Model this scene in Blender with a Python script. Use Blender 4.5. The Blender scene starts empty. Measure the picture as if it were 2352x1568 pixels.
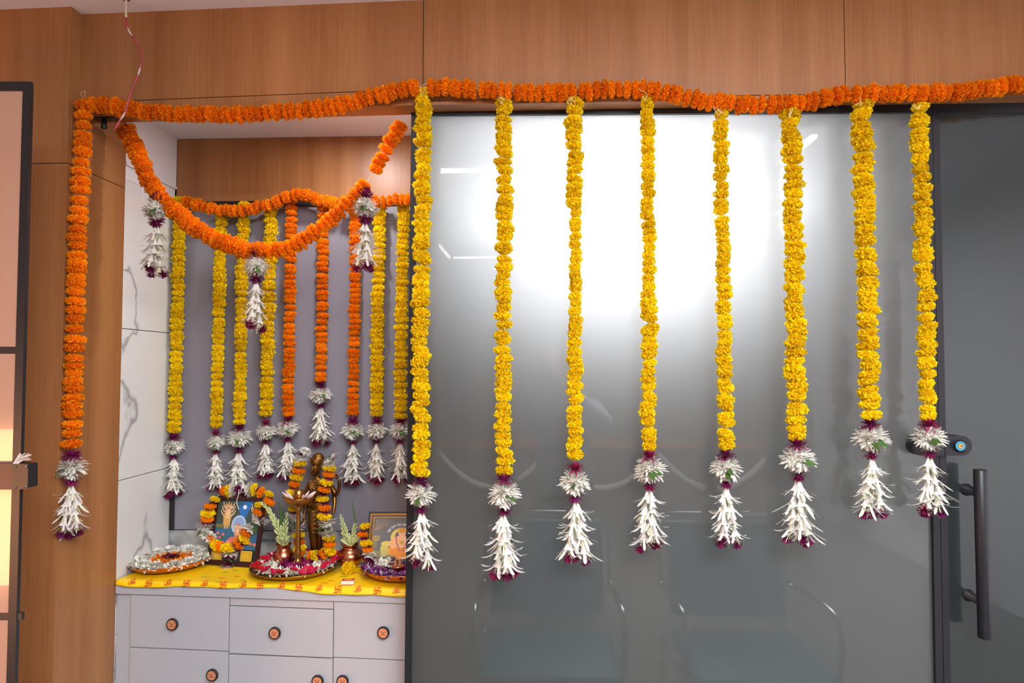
import bpy, bmesh, math, random
from mathutils import Vector, Matrix, Euler
R = random.Random(7)
SC = bpy.context.scene
COL = SC.collection
PI = math.pi

# ------------------------------------------------------------------ camera, world, light, exposure
EYE = Vector((0.0, -1.88, 1.45))
YAW, PITCH, F = math.radians(2.5), math.radians(2.34), 1568.0
FWD = Vector((-math.sin(YAW)*math.cos(PITCH), math.cos(YAW)*math.cos(PITCH), math.sin(PITCH)))
RIGHT = FWD.cross(Vector((0, 0, 1))).normalized()
UP = RIGHT.cross(FWD).normalized()
cam = bpy.data.cameras.new('camera'); cam.sensor_width = 36.0; cam.lens = 24.0
cam.clip_start = 0.02; cam.clip_end = 60
camo = bpy.data.objects.new('camera', cam); COL.objects.link(camo)
M = Matrix((RIGHT, UP, -FWD)).transposed().to_4x4(); M.translation = EYE
camo.matrix_world = M
SC.camera = camo

W = bpy.data.worlds.new('world'); SC.world = W; W.use_nodes = True
W.node_tree.nodes['Background'].inputs[0].default_value = (0.80, 0.88, 1.0, 1)
W.node_tree.nodes['Background'].inputs[1].default_value = 0.10
SC.view_settings.view_transform = 'Standard'
try: SC.view_settings.look = 'None'
except Exception: pass
SC.view_settings.exposure = -0.38
SC.view_settings.gamma = 1.0
SC.view_settings.use_curve_mapping = False

def area(name, loc, rot, sx, sy, power, col=(1, 1, 1), shape='RECTANGLE', spread=180):
    l = bpy.data.lights.new(name, 'AREA'); l.shape = shape; l.size = sx; l.size_y = sy
    l.energy = power; l.color = col; l.spread = math.radians(spread)
    o = bpy.data.objects.new(name, l); COL.objects.link(o); o.location = loc; o.rotation_euler = rot
    return o
Z0 = EYE.z
# the flash bounced off the raised ceiling just behind the photographer: a wide soft patch
def soft_patch(o, power=1.5):
    """light that fades from the middle of the patch to its rim, as a flash patch on a ceiling does"""
    l = o.data; l.use_nodes = True; N = l.node_tree.nodes; L = l.node_tree.links; em = N['Emission']
    g = N.new('ShaderNodeNewGeometry'); v = N.new('ShaderNodeVectorMath'); v.operation = 'SUBTRACT'; v.inputs[1].default_value = (.5, .5, 0)
    L.new(g.outputs['Parametric'], v.inputs[0]); ln = N.new('ShaderNodeVectorMath'); ln.operation = 'LENGTH'; L.new(v.outputs[0], ln.inputs[0])
    mr = N.new('ShaderNodeMapRange'); mr.inputs['From Min'].default_value = .5; mr.inputs['From Max'].default_value = 0
    L.new(ln.outputs['Value'], mr.inputs['Value']); pw = N.new('ShaderNodeMath'); pw.operation = 'POWER'; pw.inputs[1].default_value = power
    mr.interpolation_type = 'SMOOTHERSTEP'; L.new(mr.outputs['Result'], pw.inputs[0]); L.new(pw.outputs[0], em.inputs['Strength'])
soft_patch(area('bounce_light', (0.66, -2.95, Z0+1.062), (0, 0, 0), 3.4, 4.1, 2080, (.95, .99, 1.06), 'RECTANGLE'))
# a warm lamp in the lobby beyond the open glass door
area('lobby_light', (-2.25, -1.75, .85), (math.radians(80), 0, math.radians(-28)), .5, .7, 26, (1, .42, .17))
# lamp in the cabin, close behind the frosted pane: the bright patch on the glass
area('cabin_lamp', (.25, .62, Z0+.49), (math.radians(-90), 0, 0), .70, .30, 230, (.985, .975, 1.05), 'RECTANGLE', 104)
area('cabin_light', (.9, 1.75, Z0+.9), (0, 0, 0), 2.2, .8, 290, (1, 1, .98))
# small downlight in the altar niche ceiling
area('niche_downlight', (-0.64, 0.16, Z0+0.825), (0, 0, 0), 0.07, 0.07, 8, (.98, .98, 1), 'DISK')

# ------------------------------------------------------------------ pixel helpers: a pixel of the photograph to a point on a real plane
def ray(px, py):
    return RIGHT*((px-1176)/F) + UP*((784-py)/F) + FWD
def P(px, py, Y):
    d = ray(px, py); return EYE + d*((Y-EYE.y)/d.y)
def PX(px, py, X):
    d = ray(px, py); return EYE + d*((X-EYE.x)/d.x)
def PZ(px, py, Z):
    d = ray(px, py); return EYE + d*((Z-EYE.z)/d.z)

# ------------------------------------------------------------------ materials
def srgb(r, g, b):
    f = lambda c: (c/255/12.92) if c/255 <= .04045 else ((c/255+.055)/1.055)**2.4
    return (f(r), f(g), f(b), 1)
def mat(name, base, rough=.5, metal=0., coat=0., spec=.5, var=0., objvar=0., attr=None, trans=0., sheen=0., bump=0., bscale=60., coat_rough=.03):
    m = bpy.data.materials.new(name); m.use_nodes = True
    nt = m.node_tree; N = nt.nodes; L = nt.links; b = N['Principled BSDF']
    b.inputs['Base Color'].default_value = base; b.inputs['Roughness'].default_value = rough
    b.inputs['Metallic'].default_value = metal; b.inputs['Coat Weight'].default_value = coat
    b.inputs['Coat Roughness'].default_value = coat_rough
    b.inputs['Specular IOR Level'].default_value = spec
    src = None
    if attr:
        a = N.new('ShaderNodeAttribute'); a.attribute_name = attr; src = a.outputs['Color']
    if var > 0 or objvar > 0:
        hs = N.new('ShaderNodeHueSaturation'); hs.inputs['Color'].default_value = base
        if src: L.new(src, hs.inputs['Color'])
        add = None
        if var > 0:
            nz = N.new('ShaderNodeTexNoise'); nz.inputs['Scale'].default_value = bscale*.4
            tc = N.new('ShaderNodeTexCoord'); L.new(tc.outputs['Object'], nz.inputs['Vector'])
            mr = N.new('ShaderNodeMapRange'); mr.inputs['From Min'].default_value = .3; mr.inputs['From Max'].default_value = .7
            mr.inputs['To Min'].default_value = 1-var; mr.inputs['To Max'].default_value = 1+var
            L.new(nz.outputs['Fac'], mr.inputs['Value']); add = mr.outputs['Result']
        if objvar > 0:
            oi = N.new('ShaderNodeObjectInfo')
            mr2 = N.new('ShaderNodeMapRange'); mr2.inputs['To Min'].default_value = 1-objvar; mr2.inputs['To Max'].default_value = 1+objvar*.4
            L.new(oi.outputs['Random'], mr2.inputs['Value'])
            mh = N.new('ShaderNodeMapRange'); mh.inputs['To Min'].default_value = .5-objvar*.05; mh.inputs['To Max'].default_value = .5+objvar*.05
            L.new(oi.outputs['Random'], mh.inputs['Value']); L.new(mh.outputs['Result'], hs.inputs['Hue'])
            if add:
                mu = N.new('ShaderNodeMath'); mu.operation = 'MULTIPLY'; L.new(add, mu.inputs[0]); L.new(mr2.outputs['Result'], mu.inputs[1]); add = mu.outputs[0]
            else: add = mr2.outputs['Result']
        L.new(add, hs.inputs['Value']); src = hs.outputs['Color']
    if src: L.new(src, b.inputs['Base Color'])
    if bump > 0:
        nz = N.new('ShaderNodeTexNoise'); nz.inputs['Scale'].default_value = bscale; nz.inputs['Detail'].default_value = 4
        tc = N.new('ShaderNodeTexCoord'); L.new(tc.outputs['Object'], nz.inputs['Vector'])
        bp = N.new('ShaderNodeBump'); bp.inputs['Strength'].default_value = bump; bp.inputs['Distance'].default_value = .002
        L.new(nz.outputs['Fac'], bp.inputs['Height']); L.new(bp.outputs['Normal'], b.inputs['Normal'])
    if trans > 0:
        t = N.new('ShaderNodeBsdfTranslucent'); t.inputs['Color'].default_value = base
        if src: L.new(src, t.inputs['Color'])
        mx = N.new('ShaderNodeMixShader'); mx.inputs[0].default_value = trans
        L.new(b.outputs[0], mx.inputs[1]); L.new(t.outputs[0], mx.inputs[2]); L.new(mx.outputs[0], N['Material Output'].inputs[0])
    return m

def wood_mat(name, c1, c2, rough=.38, axis='Z', spec=.4):
    m = bpy.data.materials.new(name); m.use_nodes = True
    nt = m.node_tree; N = nt.nodes; L = nt.links; b = N['Principled BSDF']
    geo = N.new('ShaderNodeNewGeometry'); mp = N.new('ShaderNodeMapping')
    L.new(geo.outputs['Position'], mp.inputs['Vector'])
    mp.inputs['Scale'].default_value = (1, 1, .022)
    mp.inputs['Rotation'].default_value = (0, 0, .6)
    n1 = N.new('ShaderNodeTexNoise'); n1.inputs['Scale'].default_value = 14; n1.inputs['Detail'].default_value = 3
    n2 = N.new('ShaderNodeTexNoise'); n2.inputs['Scale'].default_value = 240; n2.inputs['Detail'].default_value = 2
    L.new(mp.outputs[0], n1.inputs['Vector']); L.new(mp.outputs[0], n2.inputs['Vector'])
    mx = N.new('ShaderNodeMix'); mx.data_type = 'FLOAT'; mx.inputs[0].default_value = .35
    L.new(n1.outputs['Fac'], mx.inputs[2]); L.new(n2.outputs['Fac'], mx.inputs[3])
    cr = N.new('ShaderNodeValToRGB'); cr.color_ramp.elements[0].position = .30; cr.color_ramp.elements[1].position = .68
    cr.color_ramp.elements[0].color = c1; cr.color_ramp.elements[1].color = c2
    L.new(mx.outputs[0], cr.inputs[0]); L.new(cr.outputs[0], b.inputs['Base Color'])
    b.inputs['Roughness'].default_value = rough; b.inputs['Specular IOR Level'].default_value = spec
    bp = N.new('ShaderNodeBump'); bp.inputs['Strength'].default_value = .08; bp.inputs['Distance'].default_value = .001
    L.new(n2.outputs['Fac'], bp.inputs['Height']); L.new(bp.outputs['Normal'], b.inputs['Normal'])
    return m

def marble_mat(name, base, vein, scale=1.6, thin=.035, rough=.18):
    m = bpy.data.materials.new(name); m.use_nodes = True
    nt = m.node_tree; N = nt.nodes; L = nt.links; b = N['Principled BSDF']
    geo = N.new('ShaderNodeNewGeometry')
    n0 = N.new('ShaderNodeTexNoise'); n0.inputs['Scale'].default_value = 2.2; n0.inputs['Detail'].default_value = 5
    L.new(geo.outputs['Position'], n0.inputs['Vector'])
    ad = N.new('ShaderNodeVectorMath'); ad.operation = 'MULTIPLY_ADD'; ad.inputs[1].default_value = (.55, .55, .55)
    L.new(n0.outputs['Color'], ad.inputs[0]); L.new(geo.outputs['Position'], ad.inputs[2])
    mp = N.new('ShaderNodeMapping'); mp.inputs['Rotation'].default_value = (.75, .3, .2); mp.inputs['Scale'].default_value = (1, 1.6, .8)
    L.new(ad.outputs[0], mp.inputs[0])
    n1 = N.new('ShaderNodeTexNoise'); n1.inputs['Scale'].default_value = scale; n1.inputs['Detail'].default_value = 2
    L.new(mp.outputs[0], n1.inputs['Vector'])
    s = N.new('ShaderNodeMath'); s.operation = 'SUBTRACT'; s.inputs[1].default_value = .5; L.new(n1.outputs['Fac'], s.inputs[0])
    a = N.new('ShaderNodeMath'); a.operation = 'ABSOLUTE'; L.new(s.outputs[0], a.inputs[0])
    cr = N.new('ShaderNodeValToRGB'); cr.color_ramp.elements[0].position = 0; cr.color_ramp.elements[1].position = thin
    cr.color_ramp.elements[0].color = vein; cr.color_ramp.elements[1].color = base
    L.new(a.outputs[0], cr.inputs[0]); L.new(cr.outputs[0], b.inputs['Base Color'])
    b.inputs['Roughness'].default_value = rough
    return m

MW = wood_mat('wood_laminate', srgb(138, 86, 45), srgb(168, 115, 71))
MWD = mat('joint_dark', srgb(48, 28, 16), .8)
MWH = mat('white_paint', srgb(225, 222, 224), .7)
MCEIL = mat('ceiling_paint', srgb(232, 230, 238), .8, var=.02, bscale=20)
MMAR = marble_mat('white_marble', srgb(214, 212, 208), srgb(150, 150, 152), .9, .006)
MMARG = marble_mat('grey_veined_marble', srgb(196, 194, 190), srgb(92, 94, 96), 5, .12)
MBLK = mat('black_aluminium', srgb(30, 29, 33), .38, spec=.45)
MLAM = mat('white_laminate', srgb(176, 174, 177), .3, spec=.4)
MFLOOR = mat('floor_tile', srgb(112, 108, 104), .25)
MYEL = mat('yellow_petals', srgb(255, 212, 8), .75, spec=.15, objvar=.12, attr='Col', trans=.34)
MORA = mat('orange_petals', srgb(255, 132, 8), .75, spec=.12, objvar=.14, attr='Col', trans=.34)
MWHT = mat('white_petals', srgb(236, 232, 222), .6, spec=.2, attr='Col', trans=.25)
MPUR = mat('purple_petals', srgb(134, 30, 92), .65, spec=.2, objvar=.25, attr='Col', trans=.12)
MLEAF = mat('leaf_green', srgb(62, 96, 38), .45, var=.25, bscale=120)
MSTR = mat('thread', srgb(206, 196, 160), .9)
MCOP = mat('copper', srgb(205, 130, 95), .26, metal=1., var=.08, bscale=30)
MBRASS = mat('brass', srgb(176, 132, 72), .3, metal=1., var=.15, bscale=40)
MBRONZE = mat('bronze', srgb(132, 92, 44), .40, metal=1., var=.35, bscale=70, bump=.25)
MCLOTH = mat('yellow_satin', srgb(236, 192, 14), .36, spec=.5, sheen=.3, var=.08, bscale=20)
MRED = mat('red_print', srgb(200, 44, 16), .6)
MGRN = mat('green_print', srgb(92, 140, 40), .6)
MPRINT = mat('printed_paper', (.5, .5, .5, 1), .35, attr='Col', coat=.25)
MDKFR = mat('dark_brown_frame', srgb(52, 26, 24), .35)
MGOLD = mat('gold_trim', srgb(214, 160, 70), .3, metal=.8)
MROSE = mat('rose_petals', srgb(196, 10, 52), .5, objvar=.2, trans=.15)
MKNOB = mat('knob_wood', srgb(206, 132, 92), .4)

def glass_mat(name, base, rough, coat=1.0, spec=.5):
    m = mat(name, base, rough, spec=spec, coat=coat, coat_rough=.012)
    return m
def frosted(name, base, rough, ior, coat, trans):
    m = mat(name, tuple(c*(1-trans) for c in base[:3])+(1,), rough, spec=.5, coat=coat, coat_rough=.012)
    N = m.node_tree.nodes; L = m.node_tree.links; b = N['Principled BSDF']; b.inputs['IOR'].default_value = ior
    t = N.new('ShaderNodeBsdfTranslucent'); t.inputs['Color'].default_value = tuple(c*trans for c in base[:3])+(1,)
    ad = N.new('ShaderNodeAddShader'); L.new(b.outputs[0], ad.inputs[0]); L.new(t.outputs[0], ad.inputs[1]); L.new(ad.outputs[0], N['Material Output'].inputs[0])
    return m
MGLASS = frosted('frosted_grey_glass', srgb(111, 112, 111), .32, 1.55, .95, .8)
MGLASS2 = frosted('frosted_door_glass', srgb(64, 71, 70), .32, 1.5, .95, .8)
MBOARD = glass_mat('grey_backboard_glass', srgb(126, 122, 131), .42, coat=.4)
MDOORGL = glass_mat('beige_door_glass', srgb(170, 132, 112), .15, coat=1)

# ------------------------------------------------------------------ object helpers
def meshdata(name, verts, faces, mats, smooth=False, idx=None, cols=None):
    me = bpy.data.meshes.new(name); me.from_pydata([tuple(v) for v in verts], [], faces)
    for m in (mats if isinstance(mats, (list, tuple)) else [mats]): me.materials.append(m)
    if idx: me.polygons.foreach_set('material_index', idx)
    if smooth: me.polygons.foreach_set('use_smooth', [True]*len(me.polygons))
    if cols:
        ca = me.color_attributes.new('Col', 'FLOAT_COLOR', 'POINT')
        ca.data.foreach_set('color', [c for v in cols for c in v])
    me.update(); return me
def link(name, me, parent=None, mw=None):
    o = bpy.data.objects.new(name, me); COL.objects.link(o)
    if parent is not None:
        o.parent = parent
        o.matrix_basis = Matrix.Translation(-origin_of(parent)) @ (mw if mw is not None else Matrix())
    elif mw is not None: o.matrix_basis = mw
    return o
def origin_of(o):
    v = Vector((0, 0, 0))
    while o is not None: v += o.matrix_basis.translation; o = o.parent
    return v
def tag(o, label=None, cat=None, group=None, kind=None):
    if label: o['label'] = label
    if cat: o['category'] = cat
    if group: o['group'] = group
    if kind: o['kind'] = kind
    return o
def thing(name, label, cat, loc, group=None):
    o = bpy.data.objects.new(name, None); COL.objects.link(o); o.location = loc; o.empty_display_size = .02
    o.matrix_basis = Matrix.Translation(Vector(loc))
    return tag(o, label, cat, group)
def struct(name, me=None, loc=(0, 0, 0)):
    o = bpy.data.objects.new(name, me); COL.objects.link(o); o.location = loc; o['kind'] = 'structure'; return o

class MB:                       # collects shapes into one mesh
    def __init__(s): s.v = []; s.f = []; s.m = []; s.c = []
    def add(s, vs, fs, mi=0, col=(1, 1, 1, 1)):
        b = len(s.v); s.v += [Vector(v) for v in vs]; s.f += [tuple(i+b for i in f) for f in fs]
        s.m += [mi]*len(fs); s.c += [col]*len(vs) if not isinstance(col, list) else col
    def box(s, a, b, mi=0, col=(1, 1, 1, 1), bev=0.):
        x0, x1 = sorted((a[0], b[0])); y0, y1 = sorted((a[1], b[1])); z0, z1 = sorted((a[2], b[2]))
        if bev <= 0:
            vs = [(x, y, z) for z in (z0, z1) for y in (y0, y1) for x in (x0, x1)]
            s.add(vs, [(0, 2, 3, 1), (4, 5, 7, 6), (0, 1, 5, 4), (2, 6, 7, 3), (0, 4, 6, 2), (1, 3, 7, 5)], mi, col); return
        bm = bmesh.new(); bmesh.ops.create_cube(bm, size=1)
        for v in bm.verts:
            v.co = Vector(((x0+x1)/2+v.co.x*(x1-x0), (y0+y1)/2+v.co.y*(y1-y0), (z0+z1)/2+v.co.z*(z1-z0)))
        bmesh.ops.bevel(bm, geom=list(bm.edges), offset=bev, segments=2, affect='EDGES', profile=.6)
        bm.verts.index_update()
        s.add([v.co.copy() for v in bm.verts], [tuple(v.index for v in f.verts) for f in bm.faces], mi, col); bm.free()
    def prism(s, pts, d, mi=0, col=(1, 1, 1, 1)):      # polygon pts extruded by vector d
        n = len(pts); pts = [Vector(p) for p in pts]; d = Vector(d)
        s.add(pts+[p+d for p in pts], [tuple(range(n))[::-1], tuple(range(n, 2*n))]+[(i, (i+1) % n, n+(i+1) % n, n+i) for i in range(n)], mi, col)
    def tube(s, pts, rad, n=8, mi=0, col=(1, 1, 1, 1), flat=None, caps=True):
        pts = [Vector(p) for p in pts]; k = len(pts)
        rs = rad if isinstance(rad, (list, tuple)) else [rad]*k
        vs = []; fs = []; up = Vector((0, 0, 1))
        t0 = (pts[1]-pts[0]).normalized()
        nrm = t0.orthogonal().normalized() if flat is None else (Vector(flat)-t0*Vector(flat).dot(t0)).normalized()
        for i, p in enumerate(pts):
            t = (pts[min(i+1, k-1)]-pts[max(i-1, 0)])
            t = t.normalized() if t.length > 1e-9 else t0
            nrm = (nrm-t*nrm.dot(t)); nrm = nrm.normalized() if nrm.length > 1e-6 else t.orthogonal().normalized()
            bn = t.cross(nrm); r = rs[i]; ra, rb = (r if isinstance(r, (list, tuple)) else (r, r))
            for j in range(n):
                a = 2*PI*j/n; vs.append(p+nrm*(math.cos(a)*ra)+bn*(math.sin(a)*rb))
        for i in range(k-1):
            for j in range(n):
                fs.append((i*n+j, i*n+(j+1) % n, (i+1)*n+(j+1) % n, (i+1)*n+j))
        if caps: fs += [tuple(range(n))[::-1], tuple(range((k-1)*n, k*n))]
        s.add(vs, fs, mi, col)
    def lathe(s, prof, c=(0, 0, 0), n=32, mi=0, col=(1, 1, 1, 1), mw=None, cap=True):   # prof: (r, z)
        c = Vector(c); vs = []; fs = []
        for r, z in prof:
            for j in range(n):
                a = 2*PI*j/n; v = Vector((r*math.cos(a), r*math.sin(a), z))
                vs.append((mw @ v if mw else v)+c)
        for i in range(len(prof)-1):
            for j in range(n): fs.append((i*n+j, i*n+(j+1) % n, (i+1)*n+(j+1) % n, (i+1)*n+j))
        if cap and prof[0][0] > 1e-6: fs.append(tuple(range(n))[::-1])
        if cap and prof[-1][0] > 1e-6: fs.append(tuple(range((len(prof)-1)*n, len(prof)*n)))
        s.add(vs, fs, mi, col)
    def ball(s, c, r, n=10, mi=0, col=(1, 1, 1, 1), mw=None):
        rx, ry, rz = r if isinstance(r, (list, tuple)) else (r, r, r)
        c = Vector(c); vs = []; fs = []; k = max(4, n//2)
        for i in range(k+1):
            ph = PI*i/k
            for j in range(n):
                a = 2*PI*j/n; v = Vector((rx*math.sin(ph)*math.cos(a), ry*math.sin(ph)*math.sin(a), rz*math.cos(ph)))
                vs.append((mw @ v if mw else v)+c)
        for i in range(k):
            for j in range(n): fs.append((i*n+j, (i+1)*n+j, (i+1)*n+(j+1) % n, i*n+(j+1) % n))
        s.add(vs, fs, mi, col)
    def data(s, name, mats, smooth=False, cols=False):
        return meshdata(name, s.v, s.f, mats, smooth, s.m, s.c if cols else None)
    def build(s, name, mats, parent=None, smooth=False, cols=False):
        if parent is not None:
            o0 = origin_of(parent); s.v = [v-o0 for v in s.v]
            o = bpy.data.objects.new(name, s.data(name, mats, smooth, cols)); COL.objects.link(o); o.parent = parent
            return o
        c = sum(s.v, Vector())/len(s.v); zb = min(v.z for v in s.v); c.z = zb
        s.v = [v-c for v in s.v]
        o = bpy.data.objects.new(name, s.data(name, mats, smooth, cols)); COL.objects.link(o); o.location = c
        o.matrix_basis = Matrix.Translation(c)
        return o

def smoothpath(pts, step=.004):
    pts = [Vector(p) for p in pts]; out = []
    n = len(pts)
    for i in range(n-1):
        p0 = pts[max(i-1, 0)]; p1 = pts[i]; p2 = pts[i+1]; p3 = pts[min(i+2, n-1)]
        k = max(2, int((p2-p1).length/step))
        for j in range(k):
            t = j/k
            out.append(.5*((2*p1)+(p2-p0)*t+(2*p0-5*p1+4*p2-p3)*t*t+(3*p1-p0-3*p2+p3)*t**3))
    out.append(pts[-1]); return out

def boards(parent, rects, thick, mats, name='panel', gap=.0012, bev=.0008):
    """rectangular boards in a vertical X-Z plane: (x0,x1,z0,z1,yfront)"""
    for x0, x1, z0, z1, y in rects:
        m = MB(); m.box((x0+gap, y, z0+gap), (x1-gap, y+thick, z1-gap), bev=bev); m.build(name, mats, parent)

# ------------------------------------------------------------------ the room shell
DARKX0, ROOMX1, ROOMY0 = -2.6, 2.8, -5.2
XL = P(187, 33, 0).x                       # plane of the niche's left cheek
YBACK = 0.527; YMAR = 0.226; YPIL = -0.042
ZC_L = P(187, 33, 0).z; ZC_R = P(970, 0, 0).z
def zceil(x):
    a = P(187, 33, 0); b = P(970, 0, 0); return a.z+(b.z-a.z)*(x-a.x)/(b.x-a.x)
ZRAISE = zceil(0)+.105
m = MB(); m.box((DARKX0, ROOMY0, -.06), (ROOMX1, 2.7, 0)); o = m.build('floor', MFLOOR); tag(o, kind='structure')
m = MB()
ya, yb = -.87, 2.7
xs = (DARKX0, ROOMX1)
m.add([(x, y, zceil(x)) for y in (ya, yb) for x in xs]+[(x, y, zceil(x)+.3) for y in (ya, yb) for x in xs],
      [(0, 2, 3, 1), (4, 5, 7, 6), (0, 1, 5, 4), (2, 6, 7, 3), (0, 4, 6, 2), (1, 3, 7, 5)])
m.add([(x, y, zceil(x)+.105) for y in (ROOMY0, ya) for x in xs]+[(x, y, zceil(x)+.3) for y in (ROOMY0, ya) for x in xs],
      [(0, 2, 3, 1), (4, 5, 7, 6), (0, 1, 5, 4), (2, 6, 7, 3), (0, 4, 6, 2), (1, 3, 7, 5)])
tag(m.build('ceiling', MCEIL), kind='structure')
m = MB(); m.box((DARKX0, ROOMY0-.1, 0), (ROOMX1, ROOMY0, 2.9)); tag(m.build('wall_front', mat('far_wall', srgb(104, 88, 74), .7)), kind='structure')
m = MB(); m.box((ROOMX1, ROOMY0, 0), (ROOMX1+.1, 2.7, 2.9)); tag(m.build('wall_right', MWH), kind='structure')

m = MB(); m.box((DARKX0-.1, ROOMY0, 0), (DARKX0, .9, 2.9)); tag(m.build('wall_lobby', mat('lobby_wall', srgb(170, 140, 122), .8)), kind='structure')

# header of wood panels over the niche and the glass
HB = [(187, 284), (940, 263), (2352, 241)]          # lower back edge of the header as seen
TH = .07
def zhead(x):
    q = [P(px, py, TH) for px, py in HB]
    if x <= q[1].x: a, b = q[0], q[1]
    else: a, b = q[1], q[2]
    return a.z+(b.z-a.z)*(x-a.x)/(b.x-a.x)
hx = [XL, P(972, 100, 0).x, P(1940, 100, 0).x, ROOMX1]
zj = [P(300, 231, 0), P(700, 215, 0)]
def zjoint(x): return zj[0].z+(zj[1].z-zj[0].z)*(x-zj[0].x)/(zj[1].x-zj[0].x) if x < hx[1]-.01 else zhead(x)+.012
m = MB()
for i in range(3):
    a, b = hx[i], hx[i+1]
    m.prism([(a, .012, zhead(a)+.004), (b, .012, zhead(b)+.004), (b, .012, zceil(b)+.1), (a, .012, zceil(a)+.1)], (0, TH-.014, 0))
wall = m.build('wall_back', MWD); tag(wall, kind='structure')
def slab(pts, y0, y1, name, mt, parent):
    mm = MB(); mm.prism([(x, y0, z) for x, z in pts], (0, y1-y0, 0)); return mm.build(name, mt, parent)
g = .0011
for i in range(3):
    a, b = hx[i]+(g if i else 0), hx[i+1]-g; zjoint_b = zjoint(b) if i else zjoint(b-.02)
    slab([(a, zjoint(a)+g), (b, zjoint_b+g), (b, zceil(b)+.05), (a, zceil(a)+.05)], 0, .014, 'panel', MW, wall)
    slab([(a, zhead(a)), (b, zhead(b)), (b, zjoint_b-g), (a, zjoint(a)-g)], 0, .014, 'panel', MW, wall)
    slab([(a, zhead(a)), (b, zhead(b)), (b, zhead(b)+.012), (a, zhead(a)+.012)], .0145, TH, 'soffit_panel', MW, wall)

# left pier: panels facing the room, and the niche's left cheek
zjp = P(100, 375, YPIL).z
m = MB(); m.box((DARKX0, YPIL+.012, 0), (XL-.012, .9, 2.6)); wl = m.build('wall_left', MWD); tag(wl, kind='structure')
for z0, z1 in ((0, zjp), (zjp, 2.6)):
    mm = MB(); mm.box((DARKX0, YPIL, z0+g), (XL-.0005, YPIL+.0125, z1-g), bev=.0006); mm.build('panel', MW, wl)
    mm = MB(); mm.box((XL-.0125, YPIL+.013, z0+g), (XL, YMAR-.001, z1-g), bev=.0006); mm.build('panel', MW, wl)
ztile = [Z0-.83-.48, Z0-.83, Z0-.35, Z0+.13, Z0+.61]
for i in range(4):
    mm = MB(); mm.box((XL-.0125, YMAR+.0005, max(0, ztile[i])+g), (XL-.001, YBACK, ztile[i+1]-g), bev=.0007); mm.build('tile', MMAR, wl)
mm = MB(); mm.box((XL-.0125, YMAR+.0005, ztile[4]+g), (XL-.004, YBACK, Z0+.662)); mm.build('painted_band', MWH, wl)
mm = MB(); mm.box((XL-.0125, YMAR-.0005, Z0+.664), (XL, YBACK, Z0+1.1)); mm.build('painted_band', MWH, wl)
mm = MB(); mm.box((XL-.004, YMAR+.0005, Z0+.655), (XL+.003, YBACK, Z0+.664)); mm.build('ledge', MWH, wl)
# niche: ceiling, back wall, right cheek (behind the glass)
XR = P(937, 800, 0).x+.17; XB = P(937, 800, 0).x+.045
m = MB(); m.box((XL-.01, TH+.001, Z0+.841), (XR+.1, YBACK+.1, Z0+.9)); tag(m.build('ceiling', MWH), kind='structure')
m = MB(); m.box((XL-.1, YBACK+.02, 0), (XR+.1, YBACK+.1, Z0+.9)); wn = m.build('wall_niche_back', MWD); tag(wn, kind='structure')
ZW = P(600, 462, YBACK).z
boards(wn, [(XL, XR, ZW, Z0+.8405, YBACK)], .019, MW)
m = MB(); m.box((XL+.0, YBACK+.002, Z0-.57), (XR, YBACK+.012, ZW-.012)); m.build('glass_backboard', MBOARD, wn)
m = MB(); m.box((XL, YBACK-.004, ZW-.020), (XR, YBACK+.019, ZW-.001)); m.build('top_rail', MBLK, wn)
m = MB(); m.box((XL+.001, YBACK-.004, Z0-.572), (XL+.017, YBACK+.019, ZW-.021)); m.build('stile', MBLK, wn)
m = MB(); m.box((XL, YBACK-.002, Z0-.66), (XR, YBACK+.019, Z0-.573)); m.build('marble_strip', MMARG, wn)
m = MB(); xq = P(937, 800, 0).x+.022
m.prism([(xq, .105, 0), (xq+.006, .105, 0), (XR+.03, YBACK+.02, 0), (XR+.03, 2.6, 0), (XR, 2.6, 0), (XR, YBACK+.02, 0)], (0, 0, Z0+.9)); tag(m.build('wall_niche_right', MWH), kind='structure')
m = MB(); m.box((XR, 2.6, 0), (ROOMX1, 2.7, Z0+1.1)); tag(m.build('wall_cabin', MWH), kind='structure')

# ------------------------------------------------------------------ glass partition and doors
YF = .052
def frame_bar(quad, y, t, name, parent, mt=MBLK):
    pts = [P(px, py, y) for px, py in quad]
    mm = MB(); mm.prism(pts, (0, t, 0)); return mm.build(name, mt, parent)
part = struct('window_1', None)
xa = P(946, 300, YF).x; xb = P(929.5, 1568, YF).x
def bar(px0t, px0b, px1t, px1b, yt, yb, name, parent, y=YF, t=.04):
    return frame_bar([(px0t, yt), (px1t, yt), (px1b, yb), (px0b, yb)], y, t, name, parent)
YB_ = 2070
def ex(x_t, x_b, yt, yb, y): return x_t+(x_b-x_t)*(y-yt)/(yb-yt)
def stile(x0t, x0b, x1t, x1b, yt, name, parent, y=YF, t=.04):
    a = ex(x0t, x0b, yt, 1568, YB_); b = ex(x1t, x1b, yt, 1568, YB_)
    return frame_bar([(x0t, yt), (x1t, yt), (b, YB_), (a, YB_)], y, t, name, parent)
stile(945, 929, 958, 943, 225, 'stile', part)
stile(2127, 2150, 2140.5, 2167, 225, 'stile', part)
frame_bar([(958, 225), (2127, 225), (2127, 257), (958, 264)], YF, .04, 'top_rail', part)
mm = MB(); a = P(955, 255, YF+.02); b = P(2130, 250, YF+.02)
pts = [P(950, 250, YF+.012), P(2134, 245, YF+.012), P(2170, YB_, YF+.012), P(930, YB_, YF+.012)]
mm.prism(pts, (0, .01, 0)); mm.build('glass_pane', MGLASS, part)
door = struct('door_1', None)
stile(2141.5, 2168.5, 2157, 2184.5, 225, 'stile', door)
frame_bar([(2157, 225), (2560, 222), (2560, 256), (2157, 259)], YF, .04, 'top_rail', door)
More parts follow.
